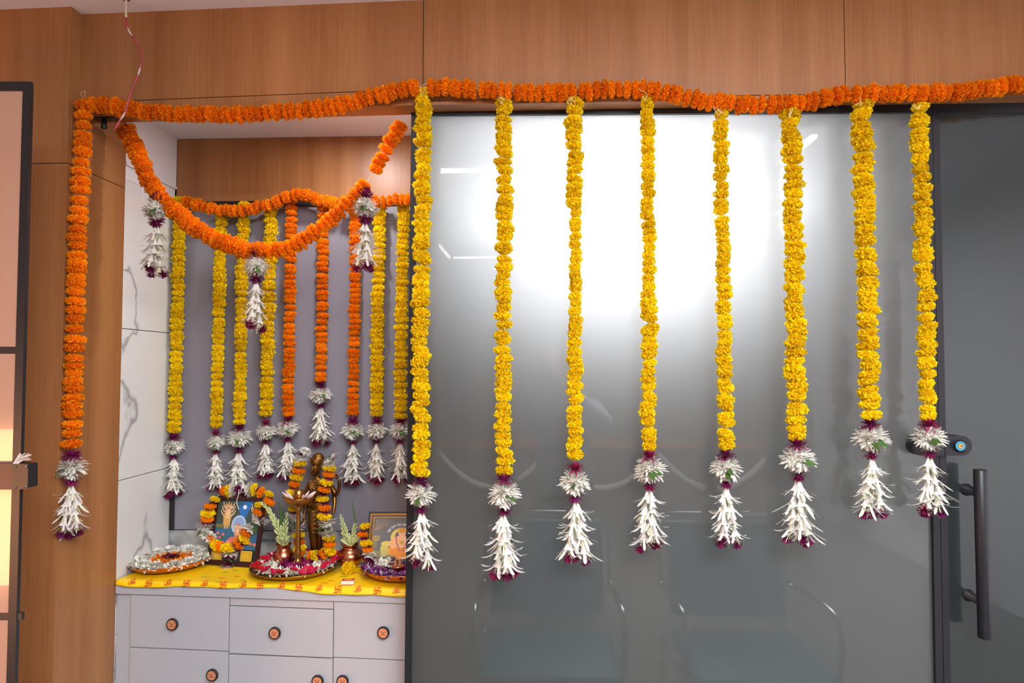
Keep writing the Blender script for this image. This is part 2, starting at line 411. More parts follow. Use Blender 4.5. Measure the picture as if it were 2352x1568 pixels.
mm = MB(); pts = [P(2150, 250, YF+.014), P(2560, 250, YF+.014), P(2600, YB_, YF+.014), P(2180, YB_, YF+.014)]
mm.prism(pts, (0, .01, 0)); mm.build('glass_pane', MGLASS2, door)
# pull handle
yh = YF-.05
mm = MB(); t0, t1 = P(2256, 1078, yh), P(2262, 1465, yh); rr = (P(2277, 1200, yh)-P(2248, 1200, yh)).length/2
mm.lathe([(0, 0), (rr*.93, 0), (rr, .002), (rr, (t0-t1).length-.002), (rr*.93, (t0-t1).length), (0, (t0-t1).length)], t1, 24)
h = mm.build('pull_handle', MBLK, door, True)
for py in (1134, 1385):
    c = P(2255 if py < 1200 else 2260, py, yh); mm = MB()
    rot = Matrix.Rotation(-PI/2, 4, 'X')
    mm.lathe([(0, 0), (.0115, 0), (.0115, YF-yh+.01), (.0165, YF-yh+.0105), (.0165, YF-yh+.016), (0, YF-yh+.016)], c, 20, mw=rot)
    mm.build('post', MBLK, h, True)
# lock: two rounded plates meeting at the door joint, cylinder on the right one
def stadium(cxl, cxr, y0, y1, yy, roundl, roundr, n=10):
    pl, pr = P(cxl, (y0+y1)/2, yy), P(cxr, (y0+y1)/2, yy); r = (P(cxr, y0, yy)-P(cxr, y1, yy)).length/2
    out = []
    if roundr: out += [pr+Vector((math.cos(a)*r-r, 0, math.sin(a)*r)) for a in [(-.5+i/n)*PI for i in range(n+1)]]
    else: out += [pr+Vector((0, 0, -r)), pr+Vector((0, 0, r))]
    if roundl: out += [pl+Vector((math.cos(a)*r+r, 0, math.sin(a)*r)) for a in [(.5+i/n)*PI for i in range(n+1)]]
    else: out += [pl+Vector((0, 0, r)), pl+Vector((0, 0, -r))]
    return out
yk = YF-.022
mm = MB(); mm.prism(stadium(2171, 2233, 1001, 1046, yk, False, True), (0, .03, 0)); lk = mm.build('lock_case', MBLK, door)
mm = MB(); mm.prism(stadium(2093, 2169.5, 1001, 1046, yk, True, False), (0, .03, 0)); mm.build('lock_keeper', MBLK, part)
c = P(2205, 1024, yk); rot = Matrix.Rotation(PI/2, 4, 'X'); mm = MB()
mm.lathe([(.0165, -.004), (.0165, .008), (.013, .012), (0, .012)], c, 24, mw=rot); cy = mm.build('lock_barrel', MBLK, lk, True)
c = P(2206, 1024, yk-.012); mm = MB(); mm.lathe([(.0128, -.002), (.0128, .0012), (.0066, .0012)], c, 24, 0, mw=rot, cap=False)
mm.lathe([(.0066, 0), (.0066, .0022), (0, .0022)], c, 20, 1, mw=rot, cap=False)
mm.box(c+Vector((-.001, -.0026, -.001)), c+Vector((.0052, -.002, .001)), 2)
mm.build('keyhole_ring', [mat('blue_ring', srgb(52, 140, 168), .4), MGOLD, MBLK], lk); 
# open glass door at the left edge, nearer the camera
d2 = struct('door_2', None); YD = -.36
frame_bar([(-320, 187), (70, 187), (70, 208), (-320, 208)], YD, .010, 'top_rail', d2)
frame_bar([(52, 208), (70, 208), (13, 2335), (-7, 2335)], YD, .010, 'stile', d2)
frame_bar([(-345, 187), (-320, 187), (-400, 2335), (-425, 2335)], YD, .010, 'stile', d2)
frame_bar([(-398, 2300), (-8, 2300), (-9, 2335), (-400, 2335)], YD, .010, 'bottom_rail', d2)
for yy0, yy1 in ((796, 812), (1407, 1424)):
    frame_bar([(-320, yy0), (50, yy0), (50, yy1), (-320, yy1)], YD+.002, .008, 'glazing_bar', d2)
mm = MB(); mm.prism([P(-320, 200, YD+.003), P(62, 200, YD+.003), P(2, 2320, YD+.003), P(-398, 2320, YD+.003)], (0, .005, 0)); mm.build('glass_pane', MDOORGL, d2)
frame_bar([(-320, 1066), (30, 1064), (30, 1124), (-320, 1126)], YD-.02, .02, 'cross_rail', d2, mat('brown_rail', srgb(66, 38, 40), .4))
mm = MB(); q = [P(28, 1063, YD-.03), P(64, 1066, YD-.03), P(64, 1120, YD-.03), P(30, 1127, YD-.03)]
mm.prism(q, (0, .03, 0)); br = mm.build('bracket', MBLK, d2)
mm = MB()
for px, py in ((34, 1072), (60, 1072), (34, 1120), (60, 1116)):
    mm.ball(P(px, py, YD-.031), .0028, 8)
mm.build('screw', mat('steel_screw', srgb(150, 150, 150), .3, metal=1), br, True)
mm = MB()
for i in range(26):
    p = P(30+i*.5, 1064, YD-.032); q = P(44+R.random()*32, 1040+R.random()*16, YD-.03-R.random()*.02)
    mm.tube([p, (p+q)/2+Vector((0, 0, .004)), q], .0008, 4)
tag(mm.build('thread_tuft', mat('white_thread', srgb(225, 225, 225), .9)), 'white thread tuft tied on the bracket of the left glass door', 'thread')

# ------------------------------------------------------------------ flowers
def petal(mb, base, d, n, ln, w, segs=2, curl=0., tipw=.5, col=(1, 1, 1, 1), notch=0.):
    """one petal: starts at base, runs along d, turned towards n by curl"""
    d = Vector(d).normalized(); n = (Vector(n)-d*Vector(n).dot(d))
    n = n.normalized() if n.length > 1e-5 else d.orthogonal().normalized()
    s = d.cross(n); vs = []; fs = []; p = Vector(base)
    for i in range(segs+1):
        t = i/segs
        ww = w*(.45+.55*math.sin(PI*min(1, t*.62+.1)))*(1 if segs < 4 or tipw > .16 else (1-max(0, t-.45)**1.5*1.2)) if i < segs else w*tipw
        vs += [p-s*ww/2, p+s*ww/2]
        ang = curl/segs; d2 = (d*math.cos(ang)+n*math.sin(ang)).normalized(); n = (n*math.cos(ang)-d*math.sin(ang)); d = d2
        p = p+d*(ln/segs)
    if notch: vs[-1] = vs[-1]-d*notch
    for i in range(segs): fs.append((2*i, 2*i+1, 2*i+3, 2*i+2))
    mb.add(vs, fs, 0, col)

def marigold_data(name, mt, seed, base, deep, npet=300, lobes=.06, wild=.35, pl=.22, petw=.17):
    r = random.Random(seed); mb = MB(); ga = PI*(3-math.sqrt(5)); H = .46
    mb.ball((0, 0, 0), (.78, .78, H*.74), 14, col=deep)
    ph = [(r.uniform(0, 6.28), r.uniform(.4, 1)*lobes, k) for k in (3, 5, 7)]
    for i in range(npet):
        z = 1-2*(i+.5)/npet; a = i*ga+r.uniform(-.25, .25); q = math.sqrt(max(0, 1-z*z))
        q = q**.84; zz = math.copysign(abs(z)**.9, z)
        d = Vector((q*math.cos(a), q*math.sin(a), zz))
        k = 1+sum(w*math.sin(c*a+f) for f, w, c in ph)
        p = Vector((d.x*k*.80, d.y*k*.80, d.z*H*.74))
        dd = Vector((d.x, d.y, d.z/H*.5)).normalized()
        dd = (dd+Vector((r.uniform(-1, 1), r.uniform(-1, 1), r.uniform(-1, 1)))*wild).normalized()
        t = r.random(); v = .80+.28*t
        col = tuple(min(1, (base[j]+(deep[j]-base[j])*.5*(1-t))*v) for j in range(3))+(1,)
        petal(mb, p, dd, Vector((r.uniform(-1, 1), r.uniform(-1, 1), r.uniform(-1, 1))), pl*r.uniform(.7, 1.25), petw*r.uniform(.75, 1.3), 2, r.uniform(-1., 1.), r.uniform(.7, 1.3), col, r.uniform(0, .05))
    return mb.data(name, mt, False, True)

YB = srgb(255, 230, 22); YD_ = srgb(252, 196, 0); OB = srgb(255, 162, 16); OD = srgb(255, 118, 0)
YEL = [marigold_data('marigold_yellow', MYEL, s, YB, YD_, 300, .11, .45, .25, .2) for s in range(6)]
ORA = [marigold_data('marigold_orange', MORA, 20+s, OB, OD, 420, .05, .34, .19, .14) for s in range(6)]

def mum_data(name, mt, seed, col, deep, npet=85, droop=0.):
    r = random.Random(seed); mb = MB(); mb.ball((0, 0, .02), (.22, .22, .14), 8, col=deep)
    for i in range(npet):
        t = (i+.5)/npet; a = i*2.39996+r.uniform(-.15, .15)
        el = -.35+1.5*(t**1.3)+r.uniform(-.15, .15)
        d = Vector((math.cos(a)*math.cos(el), math.sin(a)*math.cos(el), math.sin(el)))
        ln = (.80-.36*t)*r.uniform(.82, 1.12); w = .16*(1-.3*t)*r.uniform(.8, 1.2)
        v = r.uniform(.86, 1.0); c = tuple(min(1, x*v) for x in col[:3])+(1,)
        petal(mb, d*.16, d, Vector((0, 0, 1)), ln, w, 3, r.uniform(-.35, .55)-droop, .35, c)
    return mb.data(name, mt, False, True)
WB = srgb(240, 236, 226); WD = srgb(210, 206, 150)
MUM = [mum_data('chrysanthemum', MWHT, 40+s, WB, WD, 135, .12*s) for s in range(4)]
PB = srgb(150, 36, 104); PD = srgb(92, 16, 58)
AST = [mum_data('aster', MPUR, 50+s, (PB, srgb(126, 24, 80), srgb(150, 30, 90))[s], PD, 80) for s in range(3)]

def lily_data(name, seed):
    r = random.Random(seed); mb = MB(); vs = []; cs = []; n = 7
    rings = [(0, .03), (-.18, .04), (-.38, .075), (-.52, .12), (-.62, .19)]
    g0, g1 = srgb(176, 186, 96), srgb(240, 236, 228)
    for z, q in rings:
        t = min(1, -z/.34); c = tuple(g0[i]+(g1[i]-g0[i])*t for i in range(3))+(1,)
        for j in range(n):
            a = 2*PI*j/n; k = 1+(.25*math.cos(3*a) if z < -.5 else 0)
            vs.append((q*k*math.cos(a), q*k*math.sin(a), z)); cs.append(c)
    fs = [(i*n+j, i*n+(j+1) % n, (i+1)*n+(j+1) % n, (i+1)*n+j) for i in range(len(rings)-1) for j in range(n)]
    mb.add(vs, fs, 0, cs)
    for k in range(7):
        a = 2*PI*k/7+r.uniform(-.25, .25); q = .16
        p = Vector((q*math.cos(a), q*math.sin(a), -.56)); rad = Vector((math.cos(a), math.sin(a), 0))
        d = (Vector((0, 0, -1))+rad*r.uniform(.4, 1.05)).normalized()
        petal(mb, p, d, rad, r.uniform(.38, .62), .11*r.uniform(.8, 1.2), 5, r.uniform(.0, 1.25), .18, tuple(c*r.uniform(.88, 1) for c in g1[:3])+(1,))
    for k in range(5):
        a = r.uniform(0, 2*PI); rad = Vector((math.cos(a), math.sin(a), 0))
        d = (Vector((0, 0, -1))+rad*r.uniform(.15, .6)).normalized()
        petal(mb, (0, 0, -.5), d, rad, r.uniform(.42, .66), .03, 4, r.uniform(0, .8), .6, srgb(232, 230, 190))
    return mb.data(name, MWHT, False, True)
LILY = [lily_data('spider_lily', 60+s) for s in range(5)]
def leaf_data(name, seed, ln=1., w=.4):
    mb = MB(); r = random.Random(seed); n = 7; vs = []; fs = []
    for i in range(n+1):
        t = i/n; ww = w*math.sin(PI*min(1, .08+t*.92))**.8*.5; z = -.25*t*t*ln+.1*math.sin(t*5)
        vs += [(t*ln, -ww, z+.1*ww), (t*ln, 0, z), (t*ln, ww, z+.1*ww)]
    for i in range(n): fs += [(3*i, 3*i+1, 3*i+4, 3*i+3), (3*i+1, 3*i+2, 3*i+5, 3*i+4)]
    mb.add(vs, fs); return mb.data(name, MLEAF, True)
LEAF = [leaf_data('leaf', 1), leaf_data('leaf', 2, 1, .3)]

def basis(z, roll=0.):
    z = Vector(z).normalized(); x = z.orthogonal().normalized(); y = z.cross(x)
    return Matrix((x, y, z)).transposed().to_4x4() @ Matrix.Rotation(roll, 4, 'Z')
def place(parent, name, me, loc, axis, size, roll=None, sq=1.):
    mw = Matrix.Translation(Vector(loc)) @ basis(axis, R.uniform(0, 6.28) if roll is None else roll) @ Matrix.Diagonal((size, size, size*sq, 1))
    return link(name, me, parent, mw)

def interp(tab, t):
    if not isinstance(tab, (list, tuple)): return tab
    for (a, va), (b, vb) in zip(tab, tab[1:]):
        if t <= b: return va+(vb-va)*(t-a)/max(1e-9, b-a)
    return tab[-1][1]
def string_flowers(root, pxs, Y, kind, dia, gap, jit=.06, tilt=.14, thread=True):
    """flower heads threaded along a path given by pixels at depth Y; dia and gap in pixels of the photograph"""
    meshes = YEL if kind == 'y' else ORA
    pts = smoothpath([P(px, py, Y) for px, py in pxs], .004)
    sc = (P(1177, 848, Y)-P(1176, 848, Y)).length
    L = [0.]
    for a, b in zip(pts, pts[1:]): L.append(L[-1]+(b-a).length)
    s = 0.; i = 0
    while s < L[-1]:
        while i < len(L)-2 and L[i+1] < s: i += 1
        f = (s-L[i])/max(1e-9, L[i+1]-L[i]); p = pts[i].lerp(pts[i+1], min(1, f)); t = s/L[-1]
        tg = (pts[min(i+6, len(pts)-1)]-pts[max(i-6, 0)]).normalized()
        d = interp(dia, t)*sc*R.uniform(.90, 1.09)
        ax = (tg+Vector((R.uniform(-1, 1), R.uniform(-.5, .5), R.uniform(-1, 1)))*tilt).normalized()
        off = Vector((R.uniform(-1, 1), R.uniform(-.4, .4), R.uniform(-1, 1)))*jit*d
        place(root, 'marigold', R.choice(meshes), p+off, ax, d*.5, sq=R.uniform(.88, 1.1)*gap*sc*(1.08 if kind == 'o' else 1.14)/(.46*d))
        s += gap*sc*R.uniform(.78, 1.25)
    if thread:
        mb = MB(); mb.tube(pts[::6]+[pts[-1]], .0009, 5); mb.build('thread', MSTR, root)
    return pts

def tassel(root, top, ln, rs=1., heavy=0):
    s = ln/.258; T = Vector(top); dz = lambda z: T+Vector((0, 0, -z*s))
    k = R.choice((1, 2))
    place(root, 'aster', R.choice(AST), dz(.004), (R.uniform(-.2, .2), R.uniform(-.2, .2), 1), .036*s*rs, sq=1.)
    if heavy: place(root, 'aster', R.choice(AST), dz(-.012), (.1, 0, 1), .026*s*rs, sq=.8)
    place(root, 'chrysanthemum', R.choice(MUM), dz(.034), (R.uniform(-.25, .25), -.3, 1), .054*s*rs, sq=.95)
    place(root, 'chrysanthemum', R.choice(MUM), dz(.052), (R.uniform(-.35, .35), -.25, -1), .050*s*rs, sq=.95)
    for q in range(k):
        a = R.uniform(-1.1, 1.1)
        place(root, 'chrysanthemum', R.choice(MUM), dz(.043)+Vector((math.sin(a)*.016*s, -.010*s, 0)), (math.sin(a), -math.cos(a), R.uniform(-.3, .2)), .034*s*rs)
    for q in range(R.choice((1, 2))):
        a = R.uniform(-2.4, -.6)
        mw = Matrix.Translation(dz(.046)+Vector((0, -.016*s, 0))) @ Euler((R.uniform(.3, .9), R.uniform(-.3, .4), a)).to_matrix().to_4x4() @ Matrix.Scale(.042*s, 4)
        link('leaf', R.choice(LEAF), root, mw)
    place(root, 'aster', R.choice(AST), dz(.080), (R.uniform(-.2, .2), -.1, -1), .032*s*rs, sq=.95)
    if heavy: place(root, 'aster', R.choice(AST), dz(.090), (R.uniform(-.2, .2), -.1, -1), .022*s*rs, sq=.9)
    z0 = .080
    a0 = R.uniform(0, 6.28); tot = .258-z0-.012
    for b in range(3):
        a = a0+b*2.1; dr = Vector((math.cos(a), math.sin(a)*.8, 0)); lnb = tot*R.uniform(.88, 1.0); nl = 4; st = (lnb-.062)/(nl-1)
        spread = R.uniform(.017, .025)
        path = []
        for i in range(nl):
            t = (i*st)/lnb; p = dz(z0+i*st)+dr*(spread*t*s+.003*s); q = dz(z0+i*st+.06)+dr*(spread*(t+.4)*s)
            ax = (p-q).normalized()+Vector((R.uniform(-.1, .1), R.uniform(-.1, .1), 0))
            place(root, 'spider_lily', R.choice(LILY), p, ax, .066*s*(1.12 if i else 1.0)*R.uniform(.94, 1.06))
            path.append(p)
        e = dz(z0+lnb+.005)+dr*(spread*1.05+.004)*s
        place(root, 'aster', R.choice(AST), e, (dr.x*.5, dr.y*.5-.15, -1), .0255*s*rs, sq=.95)
        mb = MB(); mb.tube(path+[e], .0008*s, 4); mb.build('thread', MSTR, root)

def ends(root, px, py, Y, n=2):
    mb = MB()
    for i in range(n):
        p = P(px, py, Y); q = P(px+R.uniform(-12, 12), py-R.uniform(4, 22), Y); q2 = P(px+R.uniform(-16, 16), py-R.uniform(0, 30), Y)
        mb.tube(smoothpath([p, q, q2], .006), .0007, 4)
    mb.build('thread_end', MSTR, root)

YG = -.030
G1 = 'orange marigold garlands along the header'
t = thing('garland', 'orange marigold garland running over the niche opening and dropping beside the pier to a tassel', 'garland', P(600, 255, YG), G1)
string_flowers(t, [(200, 240), (260, 245), (330, 256), (430, 262), (540, 263), (650, 257), (760, 245), (850, 224), (920, 206), (966, 199)], YG, 'o', 42, 14.5)
string_flowers(t, [(190, 243), (192, 300), (186, 420), (178, 560), (172, 760), (168, 900), (165, 1034)], YG, 'o', [(0, 37), (.2, 42), (1, 44)], 20.5, .03, .08)
tassel(t, P(166, 1044, YG), 190*.00122); ends(t, 192, 232, YG)
for name, pxs, lab in (('garland', [(990, 200), (1060, 203), (1150, 209), (1240, 212), (1330, 210), (1400, 206), (1462, 203)], 'orange marigold garland nailed to the header between the first and fourth yellow strings'),
                 ('garland', [(1474, 205), (1540, 214), (1600, 228), (1680, 238), (1760, 241), (1840, 237), (1900, 226), (1946, 213)], 'orange marigold garland sagging below the header between the fourth and seventh yellow strings'),
                 ('garland', [(1964, 215), (2040, 216), (2120, 216), (2190, 212), (2250, 206), (2310, 198), (2380, 188), (2440, 182)], 'orange marigold garland rising over the right glass door')):
    t = thing(name, lab, 'garland', P(pxs[3][0], pxs[3][1], YG), G1)
    string_flowers(t, pxs, YG, 'o', 43, 16.5)

FR = [
 ([(974, 215), (972, 400), (966, 700), (966, 900), (966, 1092)], [(0, 38), (1, 40)], 1104, 1302, 'hung in front of the glass partition\'s left frame post'),
 ([(1157, 236), (1158, 500), (1155, 800), (1157, 1088)], 37, 1099, 1320, 'second from the niche'),
 ([(1318, 236), (1321, 400), (1316, 440), (1316, 462), (1322, 500), (1321, 800), (1320, 1062)], [(0, 38), (.25, 36), (.27, 40), (.3, 26), (.6, 28), (.72, 34), (1, 34)], 1074, 1284, 'with a thin stretch below a knot, third from the niche'),
 ([(1485, 228), (1488, 400), (1490, 600), (1492, 705), (1490, 1034)], [(0, 31), (.55, 31), (.6, 38), (.7, 35), (1, 34)], 1045, 1258, 'hanging over the bright glow on the glass, fourth from the niche'),
 ([(1654, 262), (1659, 500), (1663, 800), (1666, 1034)], [(0, 31), (.5, 32), (1, 36)], 1044, 1244, 'just right of the bright glow on the glass, fifth from the niche'),
 ([(1817, 266), (1822, 500), (1828, 800), (1831, 1008)], 42, 1018, 1242, 'third from the right'),
 ([(1980, 240), (1986, 500), (1994, 800), (1999, 960)], 43, 972, 1188, 'next but one to the pull handle, second from the right'),
 ([(2110, 247), (2116, 400), (2126, 700), (2132, 962)], [(0, 36), (.5, 38), (.8, 36), (.85, 30), (1, 34)], 972, 1178, 'ending in front of the door lock, rightmost of all'),
]
GF = 'yellow marigold strings in front of the glass partition'
for i, (pxs, dia, t0, t1, lab) in enumerate(FR):
    t = thing('marigold_string', 'yellow marigold string '+lab, 'garland', P(pxs[0][0], pxs[0][1], YG+.012), GF)
    string_flowers(t, pxs, YG+.008, 'y', dia, 17.5, .09, .3)
    tassel(t, P(pxs[-1][0]+1, t0, YG+.004), (t1-t0)*.0012)
    ends(t, pxs[0][0]-4, pxs[0][1]+4, YG-.02)

YN = YBACK-.035
NR = [
 ('y', [(412, 458), (408, 700), (400, 996)], 1003, 1142, 28, 'beside the white marble cheek, leftmost in the niche'),
 ('y', [(508, 492), (503, 700), (497, 986)], 994, 1125, 27, 'second from the marble cheek in the niche'),
 ('y', [(560, 470), (555, 700), (550, 973)], 982, 1140, 27, 'behind the middle tassel of the swag, third in the niche'),
 ('y', [(623, 480), (617, 700), (612, 961)], 970, 1103, 29, 'left of the orange strings, fourth in the niche'),
 ('o', [(670, 462), (666, 700), (662, 955)], 963, 1103, 29, 'leftmost of the three orange ones in the niche'),
 ('o', [(743, 480), (740, 700), (737, 876)], 884, 1028, 28, 'shortest, above the bronze statue'),
 ('o', [(816, 478), (814, 700), (811, 958)], 966, 1112, 28, 'right of the statue, rightmost of the three orange ones in the niche'),
 ('y', [(873, 478), (868, 700), (865, 959)], 966, 1106, 29, 'right of the orange strings in the niche'),
 ('y', [(927, 472), (922, 700), (919, 958)], 966, 1107, 28, 'rightmost in the niche, half behind the glass frame'),
]
for k, pxs, t0, t1, dia, lab in NR:
    kk = 'yellow' if k == 'y' else 'orange'
    t = thing('marigold_string', kk+' marigold string '+lab, 'garland', P(pxs[0][0], pxs[0][1], YN), 'marigold strings on the niche back wall')
    string_flowers(t, pxs, YN, k, dia, 12.8, .05, .14)
    tassel(t, P(pxs[-1][0], t0, YN), (t1-t0)*.00153, 1.05)
t = thing('garland', 'orange marigold garland looped along the niche back wall behind the swag', 'garland', P(682, 445, YN-.03), 'orange garlands in the niche')
string_flowers(t, [(424, 464), (460, 472), (510, 483), (560, 482), (610, 472), (650, 457), (684, 446), (720, 455), (760, 466), (810, 469), (860, 464), (938, 458), (990, 470)], YN-.035, 'o', 31, 12.5)

YS = .10
t = thing('garland', 'big orange marigold swag hanging across the niche opening', 'garland', P(600, 575, YS), 'orange garlands in the niche')
string_flowers(t, [(290, 298), (306, 332), (330, 385), (348, 425), (385, 470), (420, 500), (460, 530), (520, 560), (580, 575), (640, 574), (690, 556), (735, 524), (785, 480), (820, 446), (846, 414)], YS, 'o', [(0, 45), (.5, 44), (1, 37)], 14.5, .05, .1)
string_flowers(t, [(862, 388), (880, 354), (900, 318), (922, 284)], YS-.02, 'o', 37, 17, .05, .1)
mb = MB(); mb.tube([P(846, 414, YS), P(862, 388, YS-.02)], .001, 5); mb.build('thread', MSTR, t)
for px, a, b, lab in ((360, 455, 640, 'marble end of the swag'), (588, 583, 768, 'lowest point of the swag'), (840, 446, 636, 'broken end of the swag')):
    t = thing('flower_tassel', 'white flower tassel with purple asters tied under the '+lab, 'tassel', P(px, a, YS-.02), 'flower tassels under the swag')
    tassel(t, P(px, a, YS-.005), (b-a)*.00126, 1.0, 1)

# ------------------------------------------------------------------ ceiling strip lights of the room (seen as reflections in the glass)
ZL = Z0+1.05
MLED = bpy.data.materials.new('led_diffuser'); MLED.use_nodes = True
_b = MLED.node_tree.nodes['Principled BSDF']; _b.inputs['Emission Color'].default_value = (1, .99, .97, 1); _b.inputs['Emission Strength'].default_value = 110
MLED2 = MLED.copy(); MLED2.name = 'led_diffuser_dim'; MLED2.node_tree.nodes['Principled BSDF'].inputs['Emission Strength'].default_value = 12
def strip(a, b, lab, mt=MLED):
    t = thing('ceiling_light', lab, 'light', Vector(((a[0]+b[0])/2, (a[1]+b[1])/2, ZL-.03)), 'linear ceiling lights')
    a = Vector((a[0], a[1], ZL)); b = Vector((b[0], b[1], ZL)); d = (b-a).normalized(); n = Vector((-d.y, d.x, 0))
    m = MB(); m.prism([a-n*.016, b-n*.016, b+n*.016, a+n*.016], (0, 0, .12)); m.build('profile', MBLK, t)
    m = MB(); m.prism([a-n*.011+Vector((0, 0, -.004)), b-n*.011+Vector((0, 0, -.004)), b+n*.011+Vector((0, 0, -.004)), a+n*.011+Vector((0, 0, -.004))], (0, 0, .0035)); m.v = [Vector((v.x, v.y, v.z-.012 if v.z < ZL-.002 else v.z)) for v in m.v]; m.build('diffuser', mt, t)
strip((-.66, -1.52), (1.12, -1.52), 'slim linear ceiling light running along the facade')
strip((1.22, -1.48), (1.22, -1.06), 'short linear ceiling light pointing at the glass partition')
strip((-.86, -3.25), (-.86, -4.3), 'linear ceiling light running away from the niche', MLED2)
strip((-.82, -4.3), (1.6, -4.3), 'linear ceiling light farthest from the facade', MLED2)

# ------------------------------------------------------------------ white cabinet units, worktop, cloth
ZT = Z0-.658                                  # worktop height
YC = YMAR
CROT = Matrix.Translation((XL, YC, 0)) @ Matrix.Rotation(math.radians(-3.2), 4, 'Z') @ Matrix.Translation((-XL, -YC, 0))   # the units stand slightly askew
_cn = (CROT.to_3x3() @ Vector((0, 1, 0))); _cp = Vector((XL, YC, 0)); CINV = CROT.inverted()
def PC(px, py):
    d = ray(px, py); return CINV @ (EYE+d*((_cp-EYE).dot(_cn)/d.dot(_cn)))
def turn(o): o.matrix_basis = CROT @ o.matrix_basis; return o
wt = MB(); xl, xr = XL+.002, XB
wt.box((xl, YC-.006, ZT-.040), (xr, YBACK-.004, ZT), bev=.002)
o = wt.build('worktop', MLAM); turn(o); tag(o, 'continuous white laminate worktop under the yellow cloth', 'worktop')
m = MB(); m.box((XL+.001, YC+.006, 0), (PC(298, 1450).x-.0015, YBACK-.01, ZT-.0405)); tag(turn(m.build('filler_panel', MLAM)), 'narrow white filler panel between marble cheek and cabinet', 'panel')
def knob(c, parent):
    k = MB(); rot = Matrix.Rotation(PI/2, 4, 'X'); r = .0185
    k.lathe([(.009, -.002), (.009, .005), (r*.92, .007), (r, .010), (r, .014), (r*.9, .0166), (r*.76, .0160)], c, 28, 0, mw=rot, cap=False)
    k.lathe([(r*.78, .0157), (0, .0157)], c, 28, 1, mw=rot, cap=False)
    y = -.0160; q = lambda x, z: c+Vector((x*r, y, z*r))
    k.prism([q(-.62, -.30), q(.62, -.30), q(.62, -.25), q(-.62, -.25)], (0, .0005, 0), 2)
    k.prism([q(-.07, -.27), q(.07, -.27), q(.05, .0), q(-.05, .0)], (0, .0005, 0), 2)
    for sx in (-1, 1):
        k.tube([q(0, -.02), q(.18*sx, .08), q(.3*sx, .25), q(.27*sx, .4)], [.0006, .0006, .0005, .0004], 5, 2)
        k.tube([q(.2*sx, .1), q(.42*sx, .2)], .0004, 4, 2)
    o = k.build('knob', [MBLK, MKNOB, mat('knob_print', srgb(70, 36, 24), .6)] if 'KM' not in globals() else KM, parent); return o
KM = [MBLK, MKNOB, mat('knob_print', srgb(70, 36, 24), .6)]
cols = [PC(298, 1450).x, PC(526, 1450).x, PC(765.5, 1450).x, XB-.004]
fr = .018
units = [('left of the three, beside the filler panel', [(1357+8, 1490)], [(1492, None)], [(401, 1430)], (492, 1546)),
         ('middle one with a pull-out tray', [(1396, 1505)], [(1508, None)], [(635, 1450)], (733, 1560)),
         ('partly behind the glass frame', [(1381, 1512)], [(1514, None)], [(883, 1449)], (790, 1560))]
for i, (lab, top, low, kn, kl) in enumerate(units):
    a, b = cols[i], cols[i+1]
    t = thing('cabinet', 'white laminate cabinet unit with wooden-faced knobs, '+lab, 'cabinet', Vector(((a+b)/2, (YC+YBACK)/2, 0)), 'white cabinet units under the worktop')
    m = MB(); m.box((a+.0005, YC+fr+.001, 0), (b-.0005, YBACK-.01, ZT-.0405)); m.build('carcass', MLAM, t)
    mx = ((299+526)/2, 646, 850)[i]
    z1, z0 = PC(mx, top[0][0]).z, PC(mx, top[0][1]).z
    if i != 1: z1 = ZT-.0425
    m = MB(); m.box((a+.0013, YC, z0), (b-.0013, YC+fr, z1), bev=.0012); dr = m.build('drawer', MLAM, t)
    knob(PC(*kn[0]), dr)
    if i == 1:
        m = MB(); m.box((a+.0013, YC+.001, z1+.0025), (b-.0013, YC+fr, ZT-.0425), bev=.001); m.build('tray_front', mat('stained_laminate', srgb(180, 172, 174), .3), t)
    zd = PC(mx, low[0][0]).z
    m = MB(); m.box((a+.0013, YC, .05), (b-.0013, YC+fr, zd), bev=.0012); dd = m.build('cabinet_door', MLAM, t)
    knob(PC(*kl), dd)
    turn(t)

# yellow satin cloth with red prints along its hem
def cloth_z(x, y): return ZT+.0016+.0011*(1+math.sin(x*23+y*31))*.5+.0009*(1+math.sin(x*57-y*40))*.5
CN, cv, cf = 150, [], []
hem = [(.300, 0), (.262, 0), (.236, 0), (.222, -.001), (.213, -.007), (.207, -.015), (.203, -.024), (.201, -.032)]
x0c, x1c = XL+.004, XB-.004
rows = [.515, .49, .46, .43, .40, .37, .335]
def hemlen(x):
    u = (x-x0c)/(x1c-x0c)
    return .34+.13*math.sin(u*9+.6)+.07*math.sin(u*21)+.16*u
for j in range(CN+1):
    x = x0c+(x1c-x0c)*j/CN; col = []
    for y in rows: col.append((x, y, cloth_z(x, y)))
    hl = hemlen(x)
    for k, (y, dz_) in enumerate(hem):
        f = 1 if k < 3 else hl
        col.append((x, .222+(y-.222)*(f if k > 3 else 1)+(.002*math.sin(x*60) if k > 4 else 0), (cloth_z(x, y) if k < 4 else ZT+.0025)+dz_*f))
    cv += col
nr = len(rows)+len(hem)
for j in range(CN):
    for k in range(nr-1): cf.append((j*nr+k, (j+1)*nr+k, (j+1)*nr+k+1, j*nr+k+1))
mb = MB(); mb.add(cv, cf); cloth = mb.build('altar_cloth', MCLOTH, None, True)
sm = cloth.modifiers.new('thick', 'SOLIDIFY'); sm.thickness = .0009; sm.offset = 1
tag(cloth, 'yellow satin cloth with red printed symbols spread over the worktop', 'cloth')
def font_mesh(txt, size):
    cu = bpy.data.curves.new('t', 'FONT'); cu.body = txt; cu.size = size; cu.align_x = 'CENTER'; cu.extrude = .0003
    o = bpy.data.objects.new('t', cu); COL.objects.link(o); dg = bpy.context.evaluated_depsgraph_get()
    me = bpy.data.meshes.new_from_object(o.evaluated_get(dg)); bpy.data.objects.remove(o); bpy.data.curves.remove(cu); return me
om = font_mesh('\u0950', .026); om.materials.clear(); om.materials.append(MRED)
